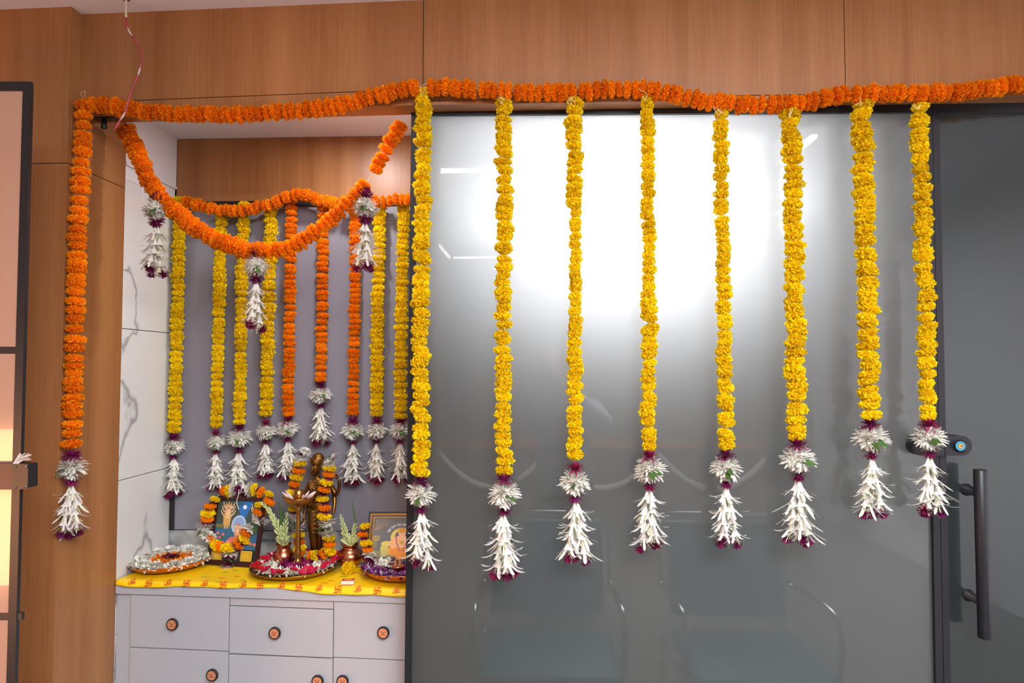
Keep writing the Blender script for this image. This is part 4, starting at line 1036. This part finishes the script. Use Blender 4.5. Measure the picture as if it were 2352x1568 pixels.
RS = [('o', 743, 1272, 220, 28), ('p', 750, 1267, 235, 27), ('y', 757, 1265, 240, 31), ('o', 757, 1249, 88, 29), ('p', 757, 1241, 88, 28), ('y', 755, 1234, 80, 29), ('w', 752, 1225, -80, 42), ('l', 751, 1212, 90, 38), ('w', 750, 1199, -80, 46), ('p', 745, 1192, 70, 28), ('y', 744, 1185, 78, 33), ('p', 744, 1175, 85, 31), ('o', 745, 1166, 88, 31), ('p', 743, 1155, 85, 28), ('y', 741, 1145, 85, 27), ('p', 741, 1135, 80, 27), ('o', 745, 1124, 78, 30), ('p', 749, 1115, 75, 28), ('y', 750, 1107, 78, 30), ('p', 755, 1098, 72, 30), ('o', 755, 1089, 80, 30), ('p', 756, 1081, 80, 26), ('y', 757, 1074, 80, 28), ('w', 758, 1062, -75, 38), ('l', 758, 1050, 120, 26), ('p', 766, 1054, 130, 20), ('w', 768, 1049, 150, 26)]
t = thing('flower_garland', 'garland of yellow, orange and purple flowers draped over the bronze statue', 'garland', P(728, 1280, YT-.05), 'mixed flower garlands on the altar')
mixed(t, LS, YT-.048); mixed(t, RS, YT-.05)

# ------------------------------------------------------------------ framed pictures
def framed(name, lab, BL, BR, TL, bw, depth, fmats, rings, mtop=None):
    u = BR-BL; v = TL-BL; n = u.cross(v).normalized()
    if n.y > 0: n = -n
    t = thing(name, lab, 'picture', (BL+BR)/2)
    W_, H_ = u.length, v.length; uu, vv = u.normalized(), v.normalized()
    def pt(x, y, z=0.): return BL+uu*x+vv*y+n*z
    def ring(i0, i1, z, mt, nm):
        m = MB()
        for (x0, y0, x1, y1) in ((i0, i0, W_-i0, i1), (i0, H_-i1, W_-i0, H_-i0), (i0, i1, i1, H_-i1), (W_-i1, i1, W_-i0, H_-i1)):
            m.prism([pt(x0, y0, -depth*.2), pt(x1, y0, -depth*.2), pt(x1, y1, -depth*.2), pt(x0, y1, -depth*.2)], n*(depth*.2+z))
        return m.build(nm, mt, t)
    for i0, i1, z, mt, nm in rings: ring(i0, i1, z, mt, nm)
    m = MB(); m.prism([pt(.002, .002, -depth*.3), pt(W_-.002, .002, -depth*.3), pt(W_-.002, H_-.002, -depth*.3), pt(.002, H_-.002, -depth*.3)], n*depth*.12); m.build('backing', MDKFR, t)
    art = MB(); lay = [0]
    def A(x, y, z): return pt(bw+(W_-2*bw)*x, bw+(H_-2*bw)*y, z)
    def poly(pts, c):
        lay[0] += 1; z = .0004+lay[0]*.00002
        art.add([A(x, y, z) for x, y in pts], [tuple(range(len(pts)))], 0, srgb(*c))
    def ell(x, y, rx, ry, c, a0=0, a1=360, n=18):
        poly([(x+rx*math.cos(math.radians(a0+(a1-a0)*i/n)), y+ry*math.sin(math.radians(a0+(a1-a0)*i/n))) for i in range(n+(0 if a1-a0 >= 360 else 1))], c)
    def stroke(pts, w, c):
        for (x0, y0), (x1, y1) in zip(pts, pts[1:]):
            dx, dy = x1-x0, (y1-y0); l = math.hypot(dx, dy) or 1; nx, ny = -dy/l*w/2, dx/l*w/2
            poly([(x0-nx, y0-ny), (x1-nx, y1-ny), (x1+nx, y1+ny), (x0+nx, y0+ny)], c)
    return t, poly, ell, stroke, art, A, n, pt
BL = PZ(475, 1295, ZCL); BR = PZ(592, 1303, ZCL)
TL = P(498, 1138, BL.y+.055)
t, poly, ell, stroke, art, A, n, pt = framed('framed_picture', 'dark brown framed picture of golden deities on blue and green, hung with a garland', BL, BR, TL, .014, .012, None,
    [(0, .014, .006, MDKFR, 'frame')])
SK, GO, G2 = (226, 184, 140), (206, 158, 92), (232, 198, 130)
poly([(0, 0), (1, 0), (1, 1), (0, 1)], (62, 78, 70)); poly([(0, .34), (1, .34), (1, .62), (0, .62)], (52, 84, 70))
poly([(.42, 1), (.80, 1), (.66, .72), (.56, .72)], (40, 110, 176)); ell(.50, .96, .10, .05, (44, 92, 130)); ell(.62, .90, .045, .036, (226, 226, 232))
poly([(0, .52), (.4, .55), (.5, .2), (1, .5), (1, .2), (0, .2)], (52, 100, 136)); poly([(0, .2), (1, .2), (1, .42), (0, .5)], (54, 98, 130)); poly([(0, .54), (.42, .54), (.42, .60), (0, .60)], (116, 112, 66))
poly([(0, 0), (1, 0), (1, .2), (0, .2)], (34, 42, 52))
def deity(x, y, s, arms=4, c1=GO, c2=G2, heads=3, seat=False):
    for k in range(arms):
        sg_ = 1 if k % 2 else -1; a = .22-.12*(k//2)
        stroke([(x, y+.18*s), (x+sg_*.16*s, y+a*s+.02*s), (x+sg_*(.22+.03*(k//2))*s, y+(a+.14)*s)], .045*s, SK)
        ell(x+sg_*(.23+.03*(k//2))*s, y+(a+.17)*s, .025*s, .022*s, c2)
    poly([(x-.13*s, y-.28*s), (x+.13*s, y-.28*s), (x+.17*s, y-.02*s), (x+.10*s, y+.22*s), (x-.10*s, y+.22*s), (x-.17*s, y-.02*s)], c1)
    poly([(x-.07*s, y+.0*s), (x+.07*s, y+.0*s), (x+.09*s, y+.20*s), (x-.09*s, y+.20*s)], SK)
    ell(x, y-.02*s, .11*s, .05*s, c2, 180, 360); ell(x, y+.10*s, .07*s, .06*s, c2, 180, 360)
    for dx in (-.05, .05): stroke([(x+dx*s, y-.28*s), (x+dx*s, y-.38*s)], .045*s, SK)
    for h in range(heads):
        dx = (h-(heads-1)/2)*.10*s; ell(x+dx, y+.28*s, .05*s, .055*s, SK); poly([(x+dx-.05*s, y+.31*s), (x+dx+.05*s, y+.31*s), (x+dx, y+.46*s-abs(dx)*.4)], c1)
        for e in (-.017, .017): ell(x+dx+e*s, y+.29*s, .007*s, .006*s, (70, 40, 30), n=8)
deity(.24, .74, .56, 6)
ell(.53, .60, .17, .16, (180, 192, 214)); ell(.53, .60, .135, .13, (130, 160, 200)); deity(.52, .46, .40, 4, (200, 120, 90), G2, 3)
ell(.42, .30, .10, .10, (206, 110, 90)); ell(.34, .28, .06, .07, (214, 130, 112))
deity(.88, .78, .42, 4, (190, 186, 170), (220, 214, 196), 2)
for x, y in ((.08, .45), (.13, .38), (.22, .30), (.86, .30), (.95, .29), (.2, .43)): ell(x, y, .035, .024, (214, 104, 104)); ell(x+.03, y-.03, .04, .012, (70, 120, 60))
for x in (.12, .80): poly([(x-.13, .012), (x+.13, .012), (x+.13, .18), (x-.13, .18)], (206, 166, 44)); 
for x in (.12, .80):
    for q in (.10, .07): stroke([(x-q, .04), (x+q, .04), (x+q, .15), (x-q, .15), (x-q, .04)], .006, (176, 120, 30))
deity(.57, .09, .18, 2, (160, 120, 90), (200, 190, 180), 1)
art.build('print', MPRINT, t, False, True)
m = MB(); m.tube(smoothpath([P(549, 1124, .40), P(548, 1134, .40), P(544, 1150, .40), P(545, 1160, .40), P(549, 1170, .40)], .004), .0014, 5); tag(m.build('ribbon', MSTR, None), 'loose white ribbon hanging from the top of the deities picture garland', 'ribbon')
YFp = lambda py: BL.y-.024+(1303-py)/165*.055
GL = [('p', 545, 1123, 0, 26), ('w', 534, 1126, 0, 34), ('y', 525, 1126, 0, 26), ('p', 521, 1127, 0, 22), ('o', 514, 1128, 20, 24), ('p', 507, 1131, 30, 20), ('y', 494, 1146, 70, 22), ('p', 489, 1154, 80, 24), ('o', 483, 1162, 85, 27), ('p', 480, 1169, 85, 25), ('y', 478, 1178, 88, 31), ('p', 477, 1186, 85, 27), ('o', 476, 1191, 80, 29), ('p', 473, 1199, 80, 30), ('w', 470, 1208, -90, 44), ('l', 472, 1219, 90, 34), ('w', 480, 1231, 60, 40), ('o', 486, 1238, 45, 28), ('p', 490, 1243, 40, 22), ('y', 494, 1250, 35, 29), ('o', 505, 1255, 20, 29), ('p', 510, 1257, 15, 22), ('y', 526, 1257, -90, 38)]
GR = [('w', 572, 1124, 180, 38), ('y', 584, 1125, 0, 28), ('p', 590, 1126, 0, 26), ('o', 599, 1131, -20, 29), ('y', 618, 1134, 60, 22), ('p', 619, 1140, 60, 20), ('o', 618, 1151, 55, 30), ('y', 600, 1159, 70, 28), ('p', 597, 1167, 65, 26), ('o', 597, 1176, 68, 31), ('p', 596, 1184, 65, 30), ('w', 598, 1194, -115, 44), ('l', 592, 1206, 90, 34), ('w', 576, 1213, 60, 38), ('o', 567, 1223, -125, 31), ('p', 563, 1231, -125, 28), ('y', 563, 1238, -125, 31), ('p', 556, 1245, -130, 30), ('o', 549, 1249, -140, 30), ('p', 541, 1254, -150, 28)]
GP = [('w', 527, 1270, 90, 42), ('p', 526, 1277, 90, 32), ('l', 528, 1286, 90, 34), ('p', 524, 1294, 90, 30), ('w', 525, 1302, -90, 36)]
t = thing('flower_garland', 'looped garland of yellow, orange and white flowers around the picture of golden deities', 'garland', P(526, 1255, .37), 'mixed flower garlands on the altar')
mixed(t, GL, YFp); mixed(t, GR, YFp); mixed(t, GP, YFp)

BL = PZ(839, 1311, ZCL); BR = BL+Vector((.225, .012, 0)); TL = P(848.6, 1175, BL.y+.045)
t, poly, ell, stroke, art, A, n, pt = framed('framed_picture', 'black and gold framed picture of a seated saint in orange, cut by the glass frame', BL, BR, TL, .019, .016, None,
    [(0, .0065, .008, MBLK, 'outer_frame'), (.0068, .0095, .009, MGOLD, 'gold_fillet'), (.0098, .0165, .006, mat('brown_moulding', srgb(104, 66, 56), .4), 'inner_frame'), (.0168, .019, .007, MGOLD, 'gold_fillet')])
poly([(0, 0), (1, 0), (1, 1), (0, 1)], (104, 104, 104)); poly([(0, 0), (1, 0), (1, .18), (0, .16)], (92, 80, 84)); poly([(.0, .16), (1, .18), (1, .34), (0, .30)], (142, 132, 84))
for k in range(7): stroke([(.02+k*.05, 1.0), (.06+k*.035, .86), (.02+k*.012, .72)], .022, (150-6*k, 128-4*k, 108-3*k))
poly([(.0, .35), (.07, .35), (.07, .62), (.0, .62)], (140, 124, 92))
for y in (.52, .56, .60): stroke([(0, y), (.12, y)], .02, (188, 160, 84))
cx0 = .50
ell(cx0, .58, .20, .20, (222, 206, 96), 0, 360); ell(cx0, .58, .13, .15, (110, 92, 120)); ell(cx0-.26, .44, .10, .06, (216, 200, 92)); ell(cx0+.26, .44, .10, .06, (216, 200, 92))
ell(cx0, .28, .32, .09, (206, 186, 80))
for sx in (-1, 1):
    stroke([(cx0+sx*.05, .22), (cx0+sx*.20, .30), (cx0+sx*.10, .36)], .13, (232, 146, 44)); stroke([(cx0+sx*.10, .56), (cx0+sx*.20, .46), (cx0+sx*.15, .38)], .07, (240, 178, 124)); ell(cx0+sx*.14, .37, .03, .03, (244, 190, 140))
poly([(cx0-.13, .32), (cx0+.13, .32), (cx0+.15, .56), (cx0+.06, .61), (cx0-.06, .61), (cx0-.15, .56)], (244, 188, 136)); poly([(cx0-.08, .10), (cx0+.10, .12), (cx0+.13, .36), (cx0-.13, .36)], (236, 150, 40))
for sx in (-1, 1): stroke([(cx0+sx*.10, .60), (cx0+sx*.09, .46), (cx0+sx*.02, .28)], .03, (200, 120, 110))
ell(cx0, .50, .045, .07, (206, 170, 60), 180, 360); ell(cx0, .665, .062, .075, (246, 196, 150)); ell(cx0, .72, .085, .055, (226, 172, 66)); ell(cx0, .735, .055, .05, (214, 150, 50))
for e in (-.024, .024): ell(cx0+e, .675, .010, .007, (70, 40, 30), n=8)
stroke([(cx0-.018, .635), (cx0+.018, .635)], .008, (170, 70, 60)); ell(.20, .34, .07, .08, (206, 190, 100)); ell(.20, .24, .06, .07, (190, 180, 110))
ell(.24, .10, .055, .028, (226, 232, 240)); ell(.30, .14, .022, .022, (226, 232, 240))
for x in (.20, .23, .26, .285): stroke([(x, .10), (x, .045)], .011, (226, 232, 240))
art.build('print', MPRINT, t, False, True)
# white lettering bent in an arc over the saint, too small in the photo to read: small headline strokes with stems
m = MB(); rr_ = random.Random(4)
for w0, w1 in ((168, 146), (141, 119), (114, 96), (91, 74), (69, 52), (47, 30)):
    k = max(2, int((w0-w1)/5))
    for i in range(k):
        a = math.radians(w0+(w1-w0)*(i+.1)/k); b = math.radians(w0+(w1-w0)*(i+1)/k)
        f = lambda an, q: A(cx0+.25*q*math.cos(an), .64+.25*q*.86*math.sin(an), .0018)
        m.add([f(a, 1.0), f(b, 1.0), f(b, 1.06), f(a, 1.06)], [(0, 1, 2, 3)]); c_ = (a+b)/2
        m.add([f(c_, .88), f(c_-.02, .88), f(c_-.02, 1.0), f(c_, 1.0)], [(0, 1, 2, 3)])
        if rr_.random() < .6: m.add([f(a, .86), f(c_, .90), f(c_, .93), f(a, .90)], [(0, 1, 2, 3)])
m.build('lettering', mat('white_print', srgb(232, 232, 236), .5), t)
YR = lambda py: BL.y-.022+(1311-py)/140*.045
GQ = [('y', 838, 1208, 100, 24), ('p', 837, 1217, 95, 24), ('o', 833, 1227, 85, 26), ('p', 836, 1236, 85, 24), ('y', 840, 1246, 85, 27), ('p', 841, 1254, 80, 27), ('o', 844, 1262, 75, 25), ('w', 849, 1273, 70, 36), ('p', 846, 1283, 60, 34), ('l', 849, 1290, 60, 32), ('p', 862, 1286, 40, 26), ('w', 868, 1291, 30, 28)]
t = thing('flower_garland', 'mixed garland hanging down the edge of the seated saint picture', 'garland', P(845, 1290, .35), 'mixed flower garlands on the altar')
mixed(t, GQ, YR)
p = PZ(926, 1308, ZCL); p.y = .40; p.x = P(926, 1295, .40).x
m = MB(); m.lathe([(0, ZCL), (.014, ZCL), (.017, ZCL+.004), (.021, ZCL+.02), (.022, ZCL+.034), (.0215, ZCL+.034), (.0195, ZCL+.02), (0, ZCL+.006)], (p.x, p.y, 0), 28)
tag(m.build('cup', mat('silver', srgb(214, 212, 208), .2, metal=1), None, True), 'small silver cup behind the small copper lamp', 'cup')

# ------------------------------------------------------------------ wire and bolt at the header
YW = -.065
pts = [P(px, py, YW) for px, py in ((289, 30), (290, 50), (296, 72), (310, 93), (320, 112), (325, 130), (322, 155), (314, 180), (302, 208), (293, 236), (287, 258), (276, 276), (262, 299))]
pts[0].z = zceil(pts[0].x)+.002
sp = smoothpath(pts, .006); n_ = len(sp)
t = thing('wire', 'red wire with paint smears dangling from the ceiling in front of the header', 'wire', pts[0])
m = MB(); m.tube(sp[:n_//7+1], .0032, 8); m.build('painted_end', mat('cream_paint', srgb(206, 190, 170), .8), t, True)
m = MB(); m.tube(sp[n_//7:], .0030, 8); m.build('sheath', mat('red_sheath', srgb(172, 66, 70), .45, var=.3, bscale=160), t, True)
for a, b in ((.20, .30), (.52, .60), (.85, .93)):
    m = MB(); q = [p+Vector((.0012, -.0012, 0)) for p in sp[int(a*n_):int(b*n_)]]; m.tube(q, [.0024*math.sin(PI*(i+.6)/(len(q)+.2))+.0004 for i in range(len(q))], 6); m.build('paint_smear', mat('white_smear', srgb(214, 196, 196), .8) if a == .2 else bpy.data.materials['white_smear'], t, True)
m = MB(); c = pts[0]; m.ball((c.x, c.y, zceil(c.x)), (.012, .010, .0022), 10); m.build('ceiling_hole', mat('hole_edge', srgb(120, 92, 84), .9), t)
zu = zhead(P(240, 276, .035).x)
t = thing('door_bolt', 'small black bolt plate with a peg under the header beside the marigold corner', 'bolt', Vector((P(240, 276, .03).x, .035, zu)))
x0, x1 = P(214, 276, .035).x, P(267, 276, .035).x
m = MB(); m.box((x0, .020, zu-.003), (x1, .052, zu), bev=.001); m.build('plate', MBLK, t)
m = MB(); cx = P(239, 285, .035).x; m.lathe([(0, zu-.030), (.0075, zu-.030), (.0085, zu-.027), (.0075, zu-.014), (.006, zu-.003), (0, zu-.003)], (cx, .035, 0), 16); m.build('peg', MBLK, t, True)
m = MB()
for x in (x0+.008, x1-.008): m.ball((x, .03, zu-.003), (.0028, .0028, .0014), 8)
m.build('screw', mat('screw_head', srgb(120, 120, 120), .3, metal=1), t)

# ------------------------------------------------------------------ the room behind the camera, seen faintly in the glass
MCHR = mat('chrome', srgb(200, 200, 204), .15, metal=1.); MTEAL = mat('teal_cushion', srgb(20, 150, 168), .5)
def chair(x, lab):
    t = thing('waiting_chair', lab, 'chair', Vector((x, -.62, 0)), 'chairs facing the glass partition')
    m = MB(); m.box((x-.23, -.78, .415), (x+.23, -.34, .455), bev=.015); m.build('seat', MTEAL, t, True)
    m = MB(); m.prism([(x-.22, -.80, .50), (x+.22, -.80, .50), (x+.22, -.90, .83), (x-.22, -.90, .83)], (0, -.03, .005)); m.build('backrest', MTEAL, t)
    for sx in (-.25, .25):
        m = MB(); m.tube(smoothpath([(x+sx, -.93, .86), (x+sx, -.86, .62), (x+sx, -.72, .625), (x+sx, -.50, .64), (x+sx, -.40, .62), (x+sx, -.38, .52), (x+sx, -.42, .43)], .02), .012, 10); m.build('armrest', MCHR, t, True)
        m = MB(); m.tube([(x+sx, -.42, .43), (x+sx, -.34, .012)], .012, 10); m.build('leg', MCHR, t, True)
        m = MB(); m.tube([(x+sx, -.80, .43), (x+sx, -.90, .012)], .012, 10); m.build('leg', MCHR, t, True)
    m = MB(); m.tube([(x-.25, -.93, .86), (x+.25, -.93, .86)], .012, 10); m.build('top_rail', MCHR, t, True)
    m = MB(); m.tube([(x-.25, -.56, .405), (x+.25, -.56, .405)], .014, 10); m.build('seat_rail', MCHR, t, True)
def _fwd(o): o.matrix_basis = Matrix.Translation((0, .10, 0)) @ o.matrix_basis
chair(.02, 'teal chrome-armed waiting chair facing the glass near the niche'); chair(.72, 'teal chrome-armed waiting chair facing the glass nearer the door')
for o in list(COL.objects):
    if o.name.startswith('waiting_chair'): _fwd(o)
m = MB(); t = thing('reception_desk', 'brown reception desk with draped front across the room from the glass', 'desk', Vector((.6, -4.75, 0)))
m.box((-1.05, -5.0, 0), (2.15, -4.6, .72)); m.build('front', mat('desk_front', srgb(120, 100, 82), .6), t)
m = MB(); m.box((-1.1, -5.05, .72), (2.2, -4.55, .76), bev=.005); m.build('top', MW, t)
for k in range(3):
    xa_ = -1.0+k*1.05; m = MB()
    m.tube(smoothpath([(xa_+1.05*i/10, -4.575, .66-.34*(1-(2*i/10-1)**2)) for i in range(11)], .05), .03, 8); m.build('swag', mat('white_drape', srgb(226, 220, 206), .8) if k == 0 else bpy.data.materials['white_drape'], t, True)
t = thing('garland', 'orange marigold garland along the reception desk edge across the room', 'garland', Vector((.6, -4.54, .72)))
for i in range(90): place(t, 'marigold', R.choice(ORA), (-1.05+i*.0355, -4.525, .725), (1, 0, 0), .025, sq=1.4)

# photographer, standing behind the camera, seen only as a faint reflection
MSKIN = mat('skin', srgb(168, 118, 88), .55); MSHIRT = mat('shirt', srgb(176, 176, 190), .8); MTROU = mat('trousers', srgb(60, 56, 54), .85); MHAIR = mat('hair', srgb(26, 22, 20), .6); MSHOE = mat('shoe', srgb(40, 32, 28), .5)
PX0, PY0 = .13, -2.16
per = thing('person', 'person in a light grey shirt and dark trousers holding a camera to the face', 'person', Vector((PX0, PY0, 0)))
V = lambda x, y, z: Vector((PX0+x, PY0+y, z))
m = MB(); hd = V(-.085, .06, 1.47)
m.tube([V(-.02, 0, 1.24), V(-.05, .02, 1.34), hd+Vector((0, 0, -.05))], [.062, .055, .055], 14)
m.ball(hd, (.073, .092, .108), 18); m.ball(hd+Vector((0, .03, -.06)), (.055, .062, .055), 14)
m.tube([hd+Vector((0, .088, .012)), hd+Vector((0, .108, -.02)), hd+Vector((0, .09, -.03))], [.009, .015, .011], 8)
for sx in (-1, 1):
    m.ball(hd+Vector((sx*.032, .082, .015)), (.015, .010, .009), 10); m.ball(hd+Vector((sx*.075, -.005, -.005)), (.010, .020, .032), 10)
m.tube([hd+Vector((-.024, .084, -.062)), hd+Vector((0, .092, -.060)), hd+Vector((.024, .084, -.062))], [.005, .008, .005], 8)
cc = Vector((0, -1.955, 1.435))                # camera body
for sx, el in ((-1, V(-.235, .06, 1.12)), (1, V(.245, .05, 1.13))):
    sh = V(sx*.175, -.01, 1.235); wr = Vector((cc.x+sx*.088, cc.y-.015, cc.z-.045))
    m.tube([sh, el], [.046, .040], 14); m.ball(el, .041, 12); m.tube([el, el.lerp(wr, .5), wr], [.040, .034, .026], 14)
    pm = wr.lerp(Vector((cc.x+sx*.075, cc.y, cc.z-.005)), .55); m.ball(pm, (.030, .026, .040), 12)
    for k in range(4):
        z = cc.z+.026-.018*k; ln = (.052, .058, .055, .045)[k]
        b0 = Vector((cc.x+sx*.079, cc.y-.005, z)); b1 = b0+Vector((-sx*.006, .034, .002)); b2 = b1+Vector((-sx*ln*.6, .012, 0))
        m.tube([pm, b0, b1, b2], [.010, .0095, .0088, .0075], 8)
    m.tube([pm+Vector((0, -.012, 0)), pm+Vector((-sx*.022, -.030, .012)), pm+Vector((-sx*.046, -.036, .022))], [.011, .010, .008], 8)
for sx in (-1, 1):
    m.tube([V(sx*.09, 0, .82), V(sx*.095, .015, .46), V(sx*.10, 0, .07)], [.075, .052, .038], 14); m.tube([V(sx*.10, -.04, .045), V(sx*.105, .10, .035)], [.034, .030], 10)
m.tube([V(0, 0, .80), V(0, 0, 1.0), V(0, 0, 1.18), V(0, 0, 1.26)], [(.135, .095), (.125, .09), (.165, .10), (.09, .07)], 18, flat=(1, 0, 0))
sculpt(m, 'body', MSKIN, per, .0065, 2)
m = MB()
m.tube([V(0, 0, .70), V(0, 0, .82), V(0, 0, 1.0), V(0, 0, 1.14), V(0, 0, 1.22), V(-.01, 0, 1.275)], [(.185, .125), (.172, .12), (.158, .112), (.192, .122), (.175, .10), (.075, .07)], 24, flat=(1, 0, 0))
for sx, el in ((-1, V(-.235, .06, 1.12)), (1, V(.245, .05, 1.13))):
    sh = V(sx*.165, -.01, 1.225); wr = Vector((cc.x+sx*.088, cc.y-.015, cc.z-.045)); m.tube([sh, el], [.064, .056], 16); m.ball(el, .056, 12); m.tube([el, el.lerp(wr, .62)], [.055, .042], 16)
sculpt(m, 'shirt', MSHIRT, per, .009, 2)
m = MB(); m.tube([V(0, 0, .74), V(0, 0, .86)], [(.165, .115), (.160, .11)], 20, flat=(1, 0, 0))
for sx in (-1, 1): m.tube([V(sx*.085, 0, .80), V(sx*.095, .012, .46), V(sx*.10, 0, .06)], [.098, .078, .068], 18)
sculpt(m, 'trousers', MTROU, per, .010, 2)
for sx in (-1, 1):
    m = MB(); m.tube([V(sx*.10, -.075, .045), V(sx*.10, -.02, .052), V(sx*.105, .08, .042), V(sx*.108, .155, .03)], [(.036, .042), (.042, .05), (.044, .04), (.028, .026)], 14, flat=(1, 0, 0))
    for i, v in enumerate(m.v): v.z = max(v.z, .002)
    m.build('shoe', MSHOE, per, True)
m = MB(); m.ball(hd+Vector((0, -.022, .028)), (.082, .092, .094), 18); sculpt(m, 'hair', MHAIR, per, .006, 2)
t = thing('camera', 'black camera held up to the eye by the person', 'camera', cc)
m = MB(); m.box(cc+Vector((-.066, -.022, -.045)), cc+Vector((.066, .018, .036)), bev=.008); m.box(cc+Vector((-.022, -.02, .034)), cc+Vector((.022, .016, .060)), bev=.006); m.build('body', MBLK, t)
m = MB(); m.lathe([(0, 0), (.036, 0), (.037, .03), (.035, .045), (.031, .045), (.024, .038), (0, .036)], cc+Vector((0, .018, -.004)), 28, mw=Matrix.Rotation(-PI/2, 4, 'X')); m.build('lens', MBLK, t, True)
